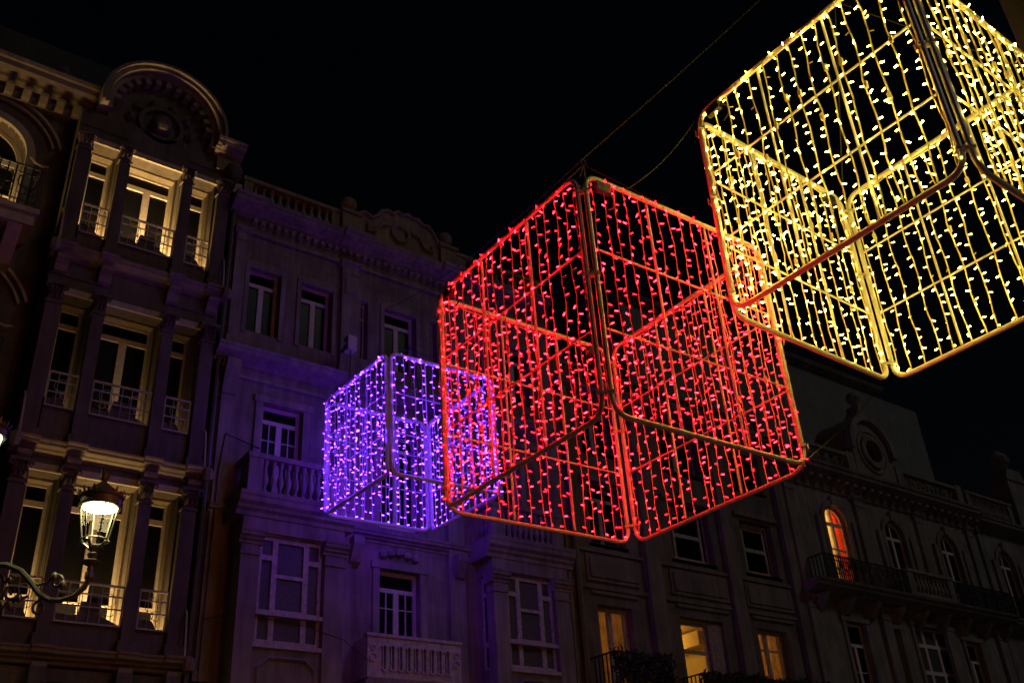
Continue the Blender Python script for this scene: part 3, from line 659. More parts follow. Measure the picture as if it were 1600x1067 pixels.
# ------------------------------------------------------------------ the dark house with lit windows
def dark_house():
    T = thing('dark_stone_house', 'dark stone house with warmly lit square windows below the red cube', 'house', (19.7, 0.1, 0))
    S, TR = 'stone_dark', 'trim_dark'; y = 0.1
    U0, U1 = 15.28, 24.25
    lowW = [(16.27, 17.42), (19.07, 20.7), (22.05, 23.28)]
    upW = [(16.3, 17.45), (19.2, 20.78), (22.1, 23.48)]
    holes = [(a, b, 6.1, 8.06) for a, b in lowW] + [(a, b, 9.62, 11.2) for a, b in upW] + [(a, b, 12.2, 13.4) for a, b in upW]
    m = MB(); m.wall(U0, U1, 0, 14.0, y, y+0.5, holes); m.wall(U0, U1, 0, 14.0, 0.62, 0.75, [h for h in holes if h[3] < 9]); m.box(U0, U1, 3.2, 10, 0, 14.2); m.box(U0, U1, 0.62, 3.2, 8.4, 14.1)
    m.part('wall', S, T)
    for a, b in upW:
        m1, m2 = a+(b-a)*0.2, b-(b-a)*0.12
        window(T, a, b, 9.62, 11.2, y+0.22, [(a+0.08, m1-0.03, 9.78, 11.12), (m1+0.05, m2-0.05, 9.78, 10.35), (m1+0.05, m2-0.05, 10.46, 11.0), (m2+0.02, b-0.05, 9.78, 11.12)] if a > 18 else french(a, b, 9.62, 11.2, 10.9), 'old_wood', sill=TR)
        window(T, a, b, 12.2, 13.4, y+0.22, french(a, b, 12.2, 13.4), 'old_wood', sill=TR)
        m = MB(); m.box(a-0.3, b+0.3, y-0.05, y+0.02, 8.62, 9.3); m.box(a-0.2, b+0.2, y-0.085, y-0.04, 8.72, 9.2); m.part('panel', TR, T)
        MB().box(a-0.25, b+0.25, y-0.1, y+0.02, 11.3, 11.42).part('lintel', TR, T); MB().box(a-0.2, b+0.2, y-0.06, y+0.02, 8.3, 8.38).part('lintel', TR, T)
    a, b = lowW[0]; window(T, a, b, 6.1, 8.06, y+0.22, [(a+0.07, a+0.48, 6.25, 7.97), (a+0.62, b-0.07, 6.25, 7.97)], 'old_wood', 'glass_clear', sill=TR)
    room(T, a-0.1, b+0.1, 5.9, 8.3, 0.76, 22, (1.0, 0.55, 0.16))
    drape(T, a+0.02, b-0.02, 6.1, 8.04, 0.52, 'curtain')
    a, b = lowW[1]; window(T, a, b, 6.1, 8.06, y+0.2, [(a+0.09, a+1.05, 6.2, 7.2), (a+0.09, a+1.05, 7.28, 7.92)], 'old_wood', 'glass_clear', sill=TR)
    room(T, a-0.1, b+0.5, 5.9, 8.25, 0.76, 30, (1.0, 0.56, 0.12), depth=2.3, cornice_on=True)
    m = MB()
    for k in range(6): m.lathe(a+1.17+k*0.085, y+0.13, [(0.045, 0), (0.045, 1.86)], 6, 6.12)
    m.part('shutter_curtain', 'old_wood', T)
    a, b = lowW[2]; f = 0.08; mm = a+(b-a)*0.42
    window(T, a, b, 6.1, 8.06, y+0.2, [(a+f, mm-0.06, 6.25, 7.5), (mm+0.06, b-0.12, 6.25, 7.5), (a+f, mm-0.06, 7.55, 7.97), (mm+0.06, b-0.12, 7.55, 7.97)], 'old_wood', 'glass_clear', sill=TR)
    room(T, a-0.1, b+0.1, 5.9, 8.3, 0.76, 30, (1.0, 0.55, 0.18))
    drape(T, a+0.02, b-0.02, 6.1, 8.04, 0.5, 'curtain')
    for a, b in ((15.3, 15.72), (18.0, 18.5), (21.15, 21.62), (23.85, 24.22)): pilaster(T, a, b, y, 4.5, 13.6, 0.16, TR)
    m = MB(); cornice(m, U0, U1, 13.6, 14.05, 0.45, y, 0.2); m.part('cornice', TR, T)
    MB().box(U0, U1, y-0.06, y+0.02, 8.42, 8.52).part('string_course', TR, T); MB().box(U0, U1, y-0.07, y+0.02, 9.36, 9.44).part('string_course', TR, T)
    balustrade(T, U0+0.1, U1-0.1, 0.25, 14.07, 14.8, 30, TR, post=0.3, depth=0.2)
    for a, b in ((15.85, 17.75), (18.7, 24.0)):
        m = MB(); m.box(a, b, -0.78, y, 5.75, 5.92)
        bl = m.part('balcony', S, T)
        z1 = 6.74 if a < 16 else 6.46
        iron_rail(bl, a+0.05, b-0.05, -0.72, 5.94, z1, y, int((b-a)/0.11), scrolls=int((b-a)/0.4), r=0.018, hbars=(z1-0.16,))
        # plants hanging on the rail read as a dark ragged mass
        rnd = random.Random(int(a*10)); m = MB()
        for i in range(int((b-a)*520)):
            x = rnd.uniform(a+0.02, b-0.02); z = rnd.uniform(5.96, z1+0.03+0.07*math.sin(x*5.1)*math.sin(x*2.3)) + (0.1 if rnd.random() < .05 else 0); yy = rnd.uniform(-0.86, -0.60); s = rnd.uniform(0.05, 0.1)
            d1 = Vector((rnd.gauss(0,1), rnd.gauss(0,1), rnd.gauss(0,1))).normalized(); d2 = d1.cross(Vector((rnd.gauss(0,1), rnd.gauss(0,1), rnd.gauss(0,1)))).normalized(); p = Vector((x,yy,z))
            m.add([p-d1*s, p+d2*s*0.4, p+d1*s, p-d2*s*0.4], [(0,1,2,3)])
        pl = m.part('balcony_plant', plain('leaf_dark', (0.035, 0.05, 0.03), 0.6), bl); pl['kind'] = 'stuff'
    downpipe(T, 15.5, y-0.24, 0, 13.5, 0.06)
dark_house()

# ------------------------------------------------------------------ the right house with arched windows, and its neighbour
def arch_bay(T, c, hw, z0, zs, y, TR, glass=('glass_dark', 'glass_dark'), bar=None):
    m = MB(); m.arc(c, zs, hw, hw+0.16, 0, 180, y-0.07, y+0.02, 18)
    for sx in (-1, 1): m.box(c+sx*(hw+0.08)-0.08, c+sx*(hw+0.08)+0.08, y-0.066, y+0.02, z0, zs)
    m.box(c-0.1, c+0.1, y-0.13, y+0.01, zs+hw-0.02, zs+hw+0.3)
    for sx in (-1, 1): m.box(c+sx*(hw+0.34)-0.09, c+sx*(hw+0.34)+0.09, y-0.1, y+0.02, z0, zs+0.1)
    m.part('architrave', TR, T)
    return arched_window(T, c, hw-0.005, z0, zs, y+0.1, 'bright_wood', glass=glass, bar=bar)

def right_house():
    T = thing('arched_window_house', 'grey stone house with arched windows, stone balcony and round dormer on the roof', 'house', (29.8, 0, 0))
    S, TR = 'stone_right', 'trim_right'; y = 0.0
    U0, U1 = 24.28, 35.1
    ar = [(26.63, 0.55), (29.78, 0.55), (32.97, 0.55)]
    Z0, ZS = 9.6, 11.82
    lowW = [(25.96, 26.92), (28.3, 28.66), (29.5, 31.6), (32.3, 33.2)]
    holes = [(c-h, c+h, Z0, ZS+h) for c, h in ar] + [(a, b, 5.6, 8.62 if b-a < 1.5 else 8.86) for a, b in lowW]
    m = MB(); m.wall(U0, U1, 0, 13.3, y, y+0.5, holes)
    for c, h in ar: m.spandrel(c, ZS, h, y, y+0.5, ZS+h)
    m.wall(U0, U1, 0, 13.2, 0.62, 0.7, [(26.05, 27.2, 9.3, 12.6)]); m.box(U0, U1, 3.0, 11, 0, 13.4)
    m.part('wall', S, T)
    arch_bay(T, *ar[0], Z0, ZS, y, TR, ('glass_clear', 'glass_clear'), [10.95])
    room(T, 26.06, 27.19, 9.3, 12.59, 0.72, 260, (1.0, 0.66, 0.26), depth=2.0, mat='room_wall')
    drape(T, 26.09, 26.73, 9.61, 12.4, 0.285, 'cream_drape', 'drape'); drape(T, 26.74, 27.2, 9.61, 12.4, 0.285, 'red_drape', 'drape')
    arch_bay(T, *ar[1], Z0, ZS, y, TR, bar=[10.75]); arch_bay(T, *ar[2], Z0, ZS, y, TR, bar=[10.75])
    a, b = lowW[0]; window(T, a, b, 5.6, 8.62, 0.15, french(a, b, 5.6, 8.62, 7.98, hbar=7.2), 'bright_wood', sill=TR)
    a, b = lowW[1]; window(T, a, b, 5.6, 8.62, 0.15, [(a+0.06, b-0.06, 5.7, 7.3), (a+0.06, b-0.06, 7.38, 8.55)], 'bright_wood')
    a, b = lowW[2]; q = (b-a)/3
    window(T, a, b, 5.6, 8.86, 0.15, [(a+q*i+0.06, a+q*(i+1)-0.06, z0, z1) for i in range(3) for z0, z1 in ((5.75, 7.4), (7.52, 8.24), (8.36, 8.8))], 'bright_wood', 'glass_curtain', sill=TR)
    a, b = lowW[3]; window(T, a, b, 5.6, 8.62, 0.15, french(a, b, 5.6, 8.62, 8.0, hbar=7.2), 'bright_wood')
    for a, b in lowW:
        zt = 8.62 if b-a < 1.5 else 8.86
        m = MB(); m.box(a-0.14, a-0.002, -0.06, 0.02, 5.6, zt); m.box(b+0.002, b+0.14, -0.06, 0.02, 5.6, zt); m.box(a-0.2, b+0.2, -0.09, 0.02, zt+0.002, zt+0.14); m.part('architrave', TR, T)
    for x in (24.5, 28.0, 31.4, 34.6):
        pilaster(T, x-0.2, x+0.2, y, 9.5, 12.9, 0.1, TR); pilaster(T, x-0.22, x+0.22, y, 4.5, 9.2, 0.12, TR)
    # balconies: iron on both sides of a stone balustrade
    m = MB(); cornice(m, U0, U1, 9.2, 9.6, 0.75, y, 0.1); bl = m.part('balcony', TR, T)
    for i in range(9):
        x = 24.8+1.25*i; q = MB(); q.prism([(0.0, 8.75), (-0.15, 8.8), (-0.4, 9.1), (-0.5, 9.24), (0.0, 9.24)], x-0.11, x+0.11); q.part('console', TR, bl)
    iron_rail(bl, 24.7, 28.75, -0.66, 9.61, 10.36, 0.0, 40, scrolls=10, r=0.02, hbars=(10.2,))
    balustrade(bl, 28.85, 31.4, -0.58, 9.6, 10.45, 9, TR, post=0.3, depth=0.22)
    iron_rail(bl, 31.5, 35.0, -0.66, 9.61, 10.36, 0.0, 34, scrolls=9, r=0.02, hbars=(10.2,))
    # cornice with brackets, roof balustrade, oculus dormer
    m = MB(); cornice(m, U0, U1, 13.12, 13.6, 0.55, y, 0.3); m.box(U0, U1, -0.05, 0.02, 12.85, 12.92); co = m.part('cornice', TR, T)
    me = MB().prism([(0.02, -0.34), (-0.08, -0.3), (-0.16, -0.1), (-0.34, -0.02), (-0.34, 0.06), (0.02, 0.06)], -0.09, 0.09).mesh('modillion', TR and MAT[TR])
    for i in range(24): inst('modillion', me, co, (24.6+i*0.45, 0, 13.14))
    pps = []
    for a, b in ((25.0, 28.3), (31.1, 34.8)):
        m = MB(); m.box(a, b, 0.0, 0.2, 13.62, 13.72); m.box(a, b, -0.03, 0.23, 14.42, 14.54)
        for x in (a, b): m.box(x-0.2, x+0.2, -0.05, 0.25, 13.61, 14.6)
        pps.append(m.part('parapet', TR, T))
    for pp, (a, b) in zip(pps, ((25.2, 28.1), (31.3, 34.6))):
        n = 6; q = (b-a)/n
        for i in range(n):
            x = a+q*(i+0.5); k = MB(); k.tube(circle(x, 0.1, 14.07, 0.32, 12), 0.05, 5, True); k.tube([(x-q/2, 0.1, 13.72), (x, 0.1, 14.07), (x+q/2, 0.1, 13.72)], 0.04, 5); k.tube([(x-q/2, 0.1, 14.42), (x, 0.1, 14.07), (x+q/2, 0.1, 14.42)], 0.04, 5); k.part('tracery', TR, pp)
    c, zc = 29.75, 15.0
    m = MB(); m.wall(c-1.12, c+1.12, 13.62, zc, 0.0, 1.4, [(c-0.5, c+0.5, 14.4, zc)]); m.arc(c, zc, 0.5, 1.12, 0, 180, 0.0, 1.4, 28)
    m.arc(c, zc-0.1, 0.42, 0.62, 0, 360, -0.1, 0.3, 28); m.arc(c, zc, 1.05, 1.3, -8, 188, -0.16, 1.4, 28); m.arc(c, zc-0.1, 0.74, 0.82, 0, 360, -0.05, 0.05, 28)
    m.prism([(c-1.5, 13.62), (c-1.12, 13.62), (c-1.12, 15.0), (c-1.25, 14.6), (c-1.3, 14.1)], 0.05, 0.5, 'y'); m.prism([(c+1.12, 13.62), (c+1.5, 13.62), (c+1.3, 14.1), (c+1.25, 14.6), (c+1.12, 15.0)], 0.05, 0.5, 'y')
    m.prism([(c-0.45, 16.2), (c+0.45, 16.2), (c+0.2, 16.5), (c+0.12, 16.75), (c-0.12, 16.75), (c-0.2, 16.5)], 0.0, 0.5, 'y')
    dm = m.part('dormer', TR, T)
    MB().lathe(c, 0.2, [(0.15,0),(0.09,0.06),(0.2,0.2),(0.26,0.34),(0.2,0.5),(0.02,0.58)], 12, 16.75).part('finial', TR, dm, smooth=True)
    q = MB(); q.halfdisc(c, zc-0.1, 0.46, 0.2, 0.24, 20, 0, 180); q.halfdisc(c, zc-0.1, 0.46, 0.2, 0.24, 20, 180, 360); q.part('pane', 'glass_dark', dm)
    m = MB(); m.prism([(0.6, 13.4), (2.4, 15.6), (8, 15.6), (9, 13.4)], U0, U1); m.part('roof', 'slate', T)
    downpipe(T, 35.0, -0.12, 9.7, 12.8, 0.07)
right_house()

def far_house():
    T = thing('end_house', 'dim stone house past the downpipe, next to the house with a round dormer', 'house', (39, 0, 0))
    S, TR = 'stone_right', 'trim_right'
    U0, U1 = 35.18, 52
    m = MB(); m.wall(U0, U1, 0, 13.0, 0.02, 0.5, [(36.2, 37.3, 9.6, 12.35), (40.0, 41.1, 9.6, 12.35), (36.1, 37.3, 5.6, 8.6), (40, 41.2, 5.6, 8.6)])
    for c in (36.75, 40.55): m.spandrel(c, 11.8, 0.55, 0.02, 0.5, 12.35)
    m.box(U0, U1, 0.55, 11, 0, 13.2); m.part('wall', S, T)
    for c in (36.75, 40.55): arch_bay(T, c, 0.55, 9.6, 11.8, 0.02, TR)
    for a in (36.1, 40.0): window(T, a, a+1.2, 5.6, 8.6, 0.15, french(a, a+1.2, 5.6, 8.6, 8.0, hbar=7.2), 'bright_wood')
    m = MB(); cornice(m, U0, U1, 12.95, 13.4, 0.5, 0.02, 0.3); m.part('cornice', TR, T)
    m = MB(); cornice(m, U0, U1, 9.2, 9.58, 0.6, 0.02, 0.1); b = m.part('balcony', TR, T)
    iron_rail(b, 35.3, 43.8, -0.5, 9.59, 10.34, 0.02, 70, scrolls=18, r=0.02, hbars=(10.2,))
    balustrade(T, 35.4, 38.6, 0.15, 13.42, 14.55, 14, TR, post=0.3, depth=0.24)
    balustrade(T, 40.2, 43.6, 0.15, 13.42, 14.55, 14, TR, post=0.3, depth=0.24)
    m = MB(); m.box(38.75, 40.05, -0.1, 0.7, 13.42, 15.6); m.prism([(38.65, 15.6), (40.15, 15.6), (39.9, 16.1), (38.9, 16.1)], -0.15, 0.75, 'y')
    m.lathe(39.4, 0.3, [(0.3,0),(0.15,0.1),(0.4,0.4),(0.42,0.62),(0.25,0.85),(0.05,1.0)], 12, 16.1); m.part('pinnacle', TR, T, smooth=False)
far_house()

def back_block():
    T = thing('plain_rear_building', 'plain plastered block with a thin roof cornice rising behind the round dormer', 'building', (34, 6, 0))
    m = MB(); m.box(22, 37.2, 3.6, 12, 13.2, 20.6); m.part('wall', 'plaster', T)
    m = MB(); cornice(m, 21.9, 37.35, 20.6, 20.9, 0.35, 3.6, 0.3); m.part('cornice', 'trim_right', T)
    m = MB(); m.box(37.22, 41.6, 4.4, 12, 13.2, 21.2); m.part('side_wing', 'plaster', T)
back_block()

# ------------------------------------------------------------------ street lamp with three lanterns
def street_lamp():
    P = Vector((1.585, -5.442, 0)); d = Vector((0.788, -0.616, 0))      # arm direction
    T = thing('street_lamp', 'ornate iron street lamp with crowned lanterns on scrolled arms, shining beside the uplit bay', 'street lamp', P)
    glow = emit('lantern_light', (1.0, 0.78, 0.36), 50)
    m = MB(); m.lathe(P.x, P.y, [(0.32,0),(0.32,0.15),(0.24,0.2),(0.26,0.7),(0.18,0.8),(0.2,0.95),(0.12,1.05),(0.085,2.2),(0.12,2.25),(0.12,2.35),(0.075,2.4),(0.06,4.6),(0.1,4.65),(0.1,4.75),(0.055,4.8),(0.05,6.2)], 14)
    m.part('post', 'lamp_iron', T, smooth=True)
    def lantern(c, zb):
        m = MB(); x, y = c.x, c.y
        m.lathe(x, y, [(0.03,-0.36),(0.05,-0.34),(0.05,-0.28),(0.035,-0.26),(0.035,-0.2),(0.1,-0.17),(0.11,-0.15),(0.04,-0.12),(0.06,-0.06),(0.035,-0.03),(0.05,0.0),(0.06,0.03)], 12, zb)
        for k in range(4):
            a = R(45+90*k); ca, sa = math.cos(a), math.sin(a)
            m.tube([(x+0.05*ca, y+0.05*sa, zb+0.0), (x+0.09*ca, y+0.09*sa, zb+0.04), (x+0.13*ca, y+0.13*sa, zb+0.07), (x+0.16*ca, y+0.16*sa, zb+0.08), (x+0.18*ca, y+0.18*sa, zb+0.06)], 0.016, 5)
        m.tube([(x+0.15*math.cos(R(t)), y+0.15*math.sin(R(t)), zb+0.1) for t in range(0, 360, 20)], 0.011, 5, True)
        L = m.part('lantern', 'lamp_iron', T, smooth=True)
        for k in range(6):
            a = R(30+60*k); ca, sa = math.cos(a), math.sin(a)
            MB().tube([(x+0.145*ca, y+0.145*sa, zb+0.1), (x+0.215*ca, y+0.215*sa, zb+0.5)], 0.009, 5).part('rib', 'lamp_iron', L)
            a2 = R(30+60*(k+1)); cb, sb = math.cos(a2), math.sin(a2)
            MB().add([(x+0.14*ca,y+0.14*sa,zb+0.11),(x+0.14*cb,y+0.14*sb,zb+0.11),(x+0.21*cb,y+0.21*sb,zb+0.5),(x+0.21*ca,y+0.21*sa,zb+0.5)], [(0,1,2,3)]).part('pane', 'lantern_glass', L)
        m = MB(); m.lathe(x, y, [(0.20,0.495),(0.235,0.49),(0.24,0.52),(0.225,0.53),(0.225,0.6),(0.245,0.61),(0.245,0.63),(0.2,0.66),(0.15,0.72),(0.075,0.78),(0.045,0.81)], 20, zb); m.part('hood', 'lamp_iron', L, smooth=True)
        m = MB()
        for k in range(26):
            a = 2*math.pi*k/26; ca, sa = math.cos(a), math.sin(a)
            px, py = x+0.25*ca, y+0.25*sa; h = 0.085 if k % 2 else 0.05
            m.add([(px-0.024*sa, py+0.024*ca, zb+0.61), (px+0.024*sa, py-0.024*ca, zb+0.61), (x+0.275*ca+0.008*sa, y+0.275*sa-0.008*ca, zb+0.61+h), (x+0.275*ca-0.008*sa, y+0.275*sa+0.008*ca, zb+0.61+h), (x+0.23*ca, y+0.23*sa, zb+0.62), (x+0.26*ca, y+0.26*sa, zb+0.61+h*0.8)],
                  [(0,1,2,3), (0,3,5,4), (1,4,5,2), (2,5,3), (0,4,1)])
        m.part('crown', 'lamp_iron', L)
        m = MB(); m.lathe(x, y, [(0.045,0.8),(0.03,0.83),(0.05,0.86),(0.065,0.92),(0.03,0.9),(0.03,0.95),(0.05,0.98),(0.01,1.02)], 10, zb)
        for k in range(6):
            a = R(60*k); m.tube([(x+0.03*math.cos(a), y+0.03*math.sin(a), zb+0.86), (x+0.085*math.cos(a), y+0.085*math.sin(a), zb+0.98)], 0.012, 4)
        m.part('finial', 'lamp_iron', L)
        m = MB(); m.lathe(x, y, [(0.198, 0.52), (0.195, 0.492), (0.15, 0.478), (0.07, 0.468), (0.005, 0.466)], 18, zb); m.part('light_bowl', glow, L, smooth=True)
    s = 1.555; zb = 5.50
    def P3(t, z): q = P + d*t; return (q.x, q.y, z)
    for sg in (1, -1):
        m = MB()
        arm = [(0.05, 5.1), (0.2, 5.32), (0.38, 5.40), (0.58, 5.38), (0.76, 5.30), (0.9, 5.16), (1.02, 5.02), (1.15, 4.94), (1.28, 4.93), (1.42, 4.97), (1.52, 5.06), (s, 5.16)]
        m.tube([P3(sg*a, b) for a, b in arm], 0.034, 8)
        A = m.part('arm', 'lamp_iron', T, smooth=True)
        m = MB()
        def spiral(cx, cz, r, a0, turns, th=0.017):
            m.tube([P3(sg*(cx+r*(1-0.75*i/22)*math.cos(a0+turns*2*math.pi*i/22)), cz+r*(1-0.75*i/22)*math.sin(a0+turns*2*math.pi*i/22)) for i in range(23)], th, 5)
        spiral(0.42, 5.1, 0.22, 1.5, -1.4, 0.022); spiral(1.2, 5.14, 0.1, 3.6, -1.2, 0.018); spiral(0.72, 5.06, 0.1, 2.4, 1.3); spiral(1.05, 4.86, 0.09, 1.4, 1.2)
        m.tube([P3(sg*a, b) for a, b in ((0.86, 5.2), (0.98, 5.12), (1.08, 5.14), (1.12, 5.2))], 0.016, 5)
        m.tube([P3(sg*a, b) for a, b in ((0.1, 4.7), (0.3, 4.78), (0.55, 4.9), (0.72, 4.95), (0.9, 5.0))], 0.018, 5)
        m.part('scroll', 'lamp_iron', A)
        for (a, b) in ((0.66, 5.2), (0.8, 4.98), (0.72, 4.9), (1.16, 5.2), (1.27, 5.1), (0.62, 4.92)):
            q = P3(sg*a, b); m = MB(); m.lathe(q[0], q[1], [(0.005,-0.05),(0.03,-0.03),(0.04,0.01),(0.02,0.05),(0.005,0.06)], 7, q[2]); m.part('leaf_ornament', 'lamp_iron', A, smooth=True)
        q = P + d*s*sg; lantern(Vector((q.x, q.y, 0)), zb)
    lantern(Vector((P.x, P.y, 0)), 6.52)
street_lamp()

# ------------------------------------------------------------------ the cubes of lights
S = 2.4
def rounded_loop(w, h, r, n=6):
    pts = []
    for cx, cz, a0 in ((w/2-r, h/2-r, 0), (-w/2+r, h/2-r, 90), (-w/2+r, -h/2+r, 180), (w/2-r, -h/2+r, 270)):
        for i in range(n+1):
            a = R(a0+90*i/n); pts.append((cx+r*math.cos(a), 0, cz+r*math.sin(a)))
    return pts

def string_mesh(name, length, n, wire, led_a, led_b, rnd, wr, lr, ll):
    m = MB(); k = 24; path = []
    ph = rnd.uniform(0, 6); amp = rnd.uniform(0.004, 0.014)
    for i in range(k+1):
        z = -length*i/k
        path.append((amp*math.sin(ph+i*0.7)+rnd.uniform(-.003,.003), rnd.uniform(-.006,.006), z))
    m.tube(path, wr, 4)
    for i in range(n):
        z = -length*(i+0.5+rnd.uniform(-0.3, 0.3))/n
        sgn = 1 if (i % 2 == 0) ^ (rnd.random() < 0.2) else -1
        a = rnd.gauss(0, 0.75) + (0 if sgn > 0 else math.pi)
        dv = Vector((math.cos(a), math.sin(a), rnd.gauss(-0.05, 0.3))).normalized()
        p0 = Vector((0, 0, z)); p1 = p0+dv*0.016; p2 = p1+dv*ll
        m.mi = 0; m.tube([p0, p1], wr*0.8, 4)
        q = rnd.random(); m.mi = 1 if q < 0.4 else (2 if q < 0.96 else 0)
        m.tube([p1, p1+dv*ll*0.7, p2], lr, 6, r1=lr*0.85)
    m.mi = 0
    # now and then a taped joint on the wire
    if rnd.random() < 0.6:
        z = -length*rnd.uniform(0.2, 0.8); m.tube([(0,0,z), (0.005,0,z-0.07)], wr*2.6, 5)
    return m.mesh(name, [wire, led_a, led_b])

def light_cube(name, label, C, rot, wire_c, led_c, sa, sb, nstr, nled, seed, lr=0.009, ll=0.042, wr=0.005, tube=0.024, scale=1.0, out=-0.012, paint='alu'):
    rnd = random.Random(seed)
    T = thing(name, label, 'light cube', (0,0,0), 'light cubes hung over the square')
    wire = plain(name+'_wire', wire_c, 0.4); la = emit(name+'_led', led_c, sa); lb = emit(name+'_led_soft', led_c, sb)
    base = Matrix.Translation(C) @ Euler(rot).to_matrix().to_4x4() @ Matrix.Scale(scale, 4) @ Matrix.Translation((0, 0, -S/2))
    T.matrix_world = base; T['_off'] = (0, 0, 0)
    w = S-0.11; h = S*0.985; rad = 0.15
    frame_me = MB().tube(rounded_loop(w, h, rad), tube, 8, True).mesh('panel_frame', paint, smooth=True)
    hb = MB().tube([(-w/2+tube, 0, 0), (w/2-tube, 0, 0)], 0.011, 6).mesh('crossbar', paint, smooth=True)
    vb = MB().tube([(0, 0, -h/2+tube), (0, 0, h/2-tube)], 0.013, 6).mesh('upright', paint, smooth=True)
    strings = [string_mesh('light_string', h-0.06, nled+rnd.choice((-1, 0, 1)), wire, la, lb, rnd, wr, lr, ll) for _ in range(8)]
    lead = string_mesh('light_string', w-0.3, nled-3, wire, la, lb, rnd, wr, lr, ll)
    cl = MB(); cl.box(-0.075, 0.075, -0.03, 0.03, -0.012, 0.012); cl.tube([(-0.03, -0.05, -0.03), (0.0, -0.055, 0.03), (0.03, -0.05, -0.03)], 0.006, 4)
    clamp_me = cl.mesh('clamp', 'alu')
    for k in range(4):
        a = k*math.pi/2
        F = bpy.data.objects.new('panel_frame', frame_me); col.objects.link(F); F.parent = T
        off = Vector((0, -S/2+0.0, 0)); off.rotate(Euler((0, 0, a)))
        F.location = (off.x, off.y, S/2); F.rotation_euler = (0, 0, a)
        def sub(nm, me, loc, rt=(0,0,0)):
            o = bpy.data.objects.new(nm, me); col.objects.link(o); o.parent = F; o.location = loc; o.rotation_euler = rt; return o
        for f in (-1/6, 1/6): sub('crossbar', hb, (0, 0.012, h*f))
        for f in (-1/6, 1/6): sub('upright', vb, (w*f, 0.02, 0))
        for i in range(nstr):
            x = -w/2 + 0.05 + (w-0.10)*i/(nstr-1) + rnd.uniform(-0.02, 0.02)*(0 < i < nstr-1)
            sub('light_string', strings[rnd.randrange(8)], (x, out, h/2-0.03), (rnd.gauss(0, 0.004), rnd.gauss(0, 0.006), rnd.choice((0, math.pi))))
        sub('light_string', lead, (-w/2+0.15, -0.02, h/2-0.03), (0, R(-90), 0))
        for f in (-0.42, 0.05, 0.42): 
            o = sub('clamp', clamp_me, (-w/2-0.03, 0.03, h*f), (0, 0, R(-45)))
        # feed plug and taped lead at the top corner of the panel
        m = MB(); m.box(-0.08, 0.08, -0.035, 0.02, -0.05, 0.05); m.tube([(0.08, 0, 0), (0.14, 0.02, -0.06), (0.12, 0.03, -0.16), (0.05, 0.02, -0.2)], 0.008, 5)
        sub('plug_box', m.mesh('plug_box', 'iron'), (-w/2+0.2, 0.0, h/2-0.085), (0, R(rnd.uniform(-8, 8)), 0))
    return T, base

CR, RR = Vector((6.175, -11.646, 6.215)), (R(0.24), R(-0.54), R(-0.57))
CP, RP = Vector((9.559, -2.251, 9.877)), (R(0.55), R(-1.49), R(0.83))
CY, RY = Vector((7.662, -14.302, 7.425)), (R(-0.28), R(1.24), R(0.35))
red, bR = light_cube('red_light_cube', 'hanging metal cube hung with curtains of red lights', CR, RR, (0.85, 0.34, 0.42), (1.0, 0.0055, 0.011), 70, 18, 17, 21, 11, lr=0.0057, ll=0.031, wr=0.006, tube=0.023, scale=1.022)
vio, bP = light_cube('violet_light_cube', 'hanging metal cube of violet lights close to the pale stone house', CP, RP, (0.8, 0.7, 0.85), (0.15, 0.022, 1.0), 50, 20, 12, 17, 12, lr=0.0085, ll=0.045, wr=0.010, tube=0.040, scale=1.04, out=-0.07, paint='frame_white')
yel, bY = light_cube('yellow_light_cube', 'hanging metal cube hung with curtains of warm yellow lights', CY, RY, (0.85, 0.75, 0.45), (1.0, 0.72, 0.085), 70, 22, 15, 19, 13, lr=0.0060, ll=0.034, wr=0.0078, tube=0.027, paint='frame_white', scale=1.02)

# ------------------------------------------------------------------ wires
def sag(a, b, s, n=14):
    a, b = Vector(a), Vector(b)
    return [a.lerp(b, i/n) - Vector((0, 0, s*4*(i/n)*(1-i/n))) for i in range(n+1)]
def cable(label, pts, r=0.008, mat='cable', name='cable', origin=None):
    m = MB(); m.tube(pts, r, 5); return single(name, m, mat, label, 'cable', origin=tuple(pts[0]))
def bridle(base, C, z, label):
    ring = C + Vector((0, 0, z)); m = MB()
    m.tube([ring+Vector((0.04*math.cos(R(t)), 0, 0.04*math.sin(R(t)))) for t in range(0, 360, 30)], 0.008, 5, True)
    for sx in (-1, 1):
        for sy in (-1, 1):
            m.tube([ring-Vector((0,0,0.04)), base @ Vector((sx*(S/2-0.03), sy*(S/2-0.03), S*0.985))], 0.008, 4)
    single('hanging_bridle', m, 'cable', label, 'wire', group='bridles above the light cubes', origin=tuple(ring)); return ring
rR = bridle(bR, CR, 2.75, 'four thin wires gathered in a ring above the red light cube')
rP = bridle(bP, CP, 2.3, 'four thin wires gathered in a ring above the violet light cube')
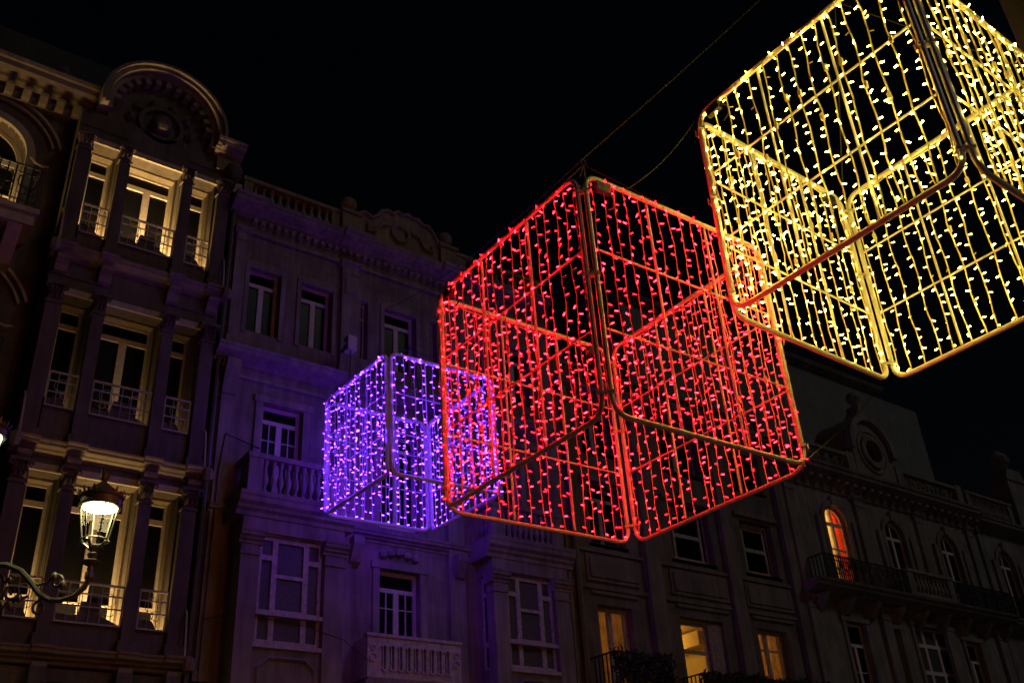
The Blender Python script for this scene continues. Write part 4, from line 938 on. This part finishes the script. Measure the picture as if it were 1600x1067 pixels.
rY = bridle(bY, CY, 2.6, 'four thin wires gathered in a ring above the yellow light cube')
cable('long thin steel cable carrying the red light cube across the square', sag((10.3, 0.0, 14.6), rR+Vector((0,0,0.05)), 0.25) + sag(rR+Vector((0,0,0.05)), (9.9, -15.76, 13.83), 0.1)[1:], 0.009)
cable('thin wire running from the violet light cube up to the pale stone house', sag(rP, (11.6, 0.0, 13.4), 0.1), 0.007)
cable('thin red tinted wire between the red and yellow light cubes', sag(bR @ Vector((-S/2+0.5, -S/2, S*0.985)), bY @ Vector((-S/2, S/2, S*0.98)), 0.1), 0.006)
cable('thin wire from the red light cube to the rear building', sag(bR @ Vector((S/2, -S/2, 0.1)), (37.0, 3.4, 20.75), 0.1, 20), 0.008)

# small power box on the pale house above the violet cube
T = thing('power_box', 'small pale box with a cable loop fixed above the violet light cube', 'power box', (9.1, -0.5, 13.0))
MB().box(8.95, 9.17, -0.62, -0.40, 12.78, 13.14).part('case', 'white_wood', T)
m = MB(); m.box(8.935, 8.95, -0.6, -0.42, 12.82, 13.1); m.part('cover', 'sign_ink', T)
m = MB(); m.tube([(8.93, -0.55, 12.9), (8.93, -0.50, 13.02), (8.93, -0.46, 12.92), (8.93, -0.44, 13.03)], 0.012, 5); m.part('cable_loop', 'sign_white', T)
m = MB(); m.box(9.03, 9.09, -0.41, -0.1, 12.95, 13.0); m.part('bracket', 'iron', T)
cable('thin lead looping from the power box to the violet light cube', sag((9.05, -0.55, 12.79), bP @ Vector((-S/2+0.5, S/2, S*0.985)), 0.35), 0.012, 'iron')

# ------------------------------------------------------------------ mast beside the yellow cube
T = thing('steel_mast', 'tall dark steel mast standing behind the yellow light cube', 'mast', (10.42, -15.16, 0))
MB().lathe(10.42, -15.16, [(0.3,0),(0.3,0.04),(0.2,0.05),(0.17,16)], 20).part('pole', 'lead', T, smooth=True)
MB().lathe(10.42, -15.16, [(0.4,0),(0.4,0.05)], 16, 0.006).part('base_plate', 'lead', T)

for o in bpy.data.objects:
    if '_off' in o: del o['_off']
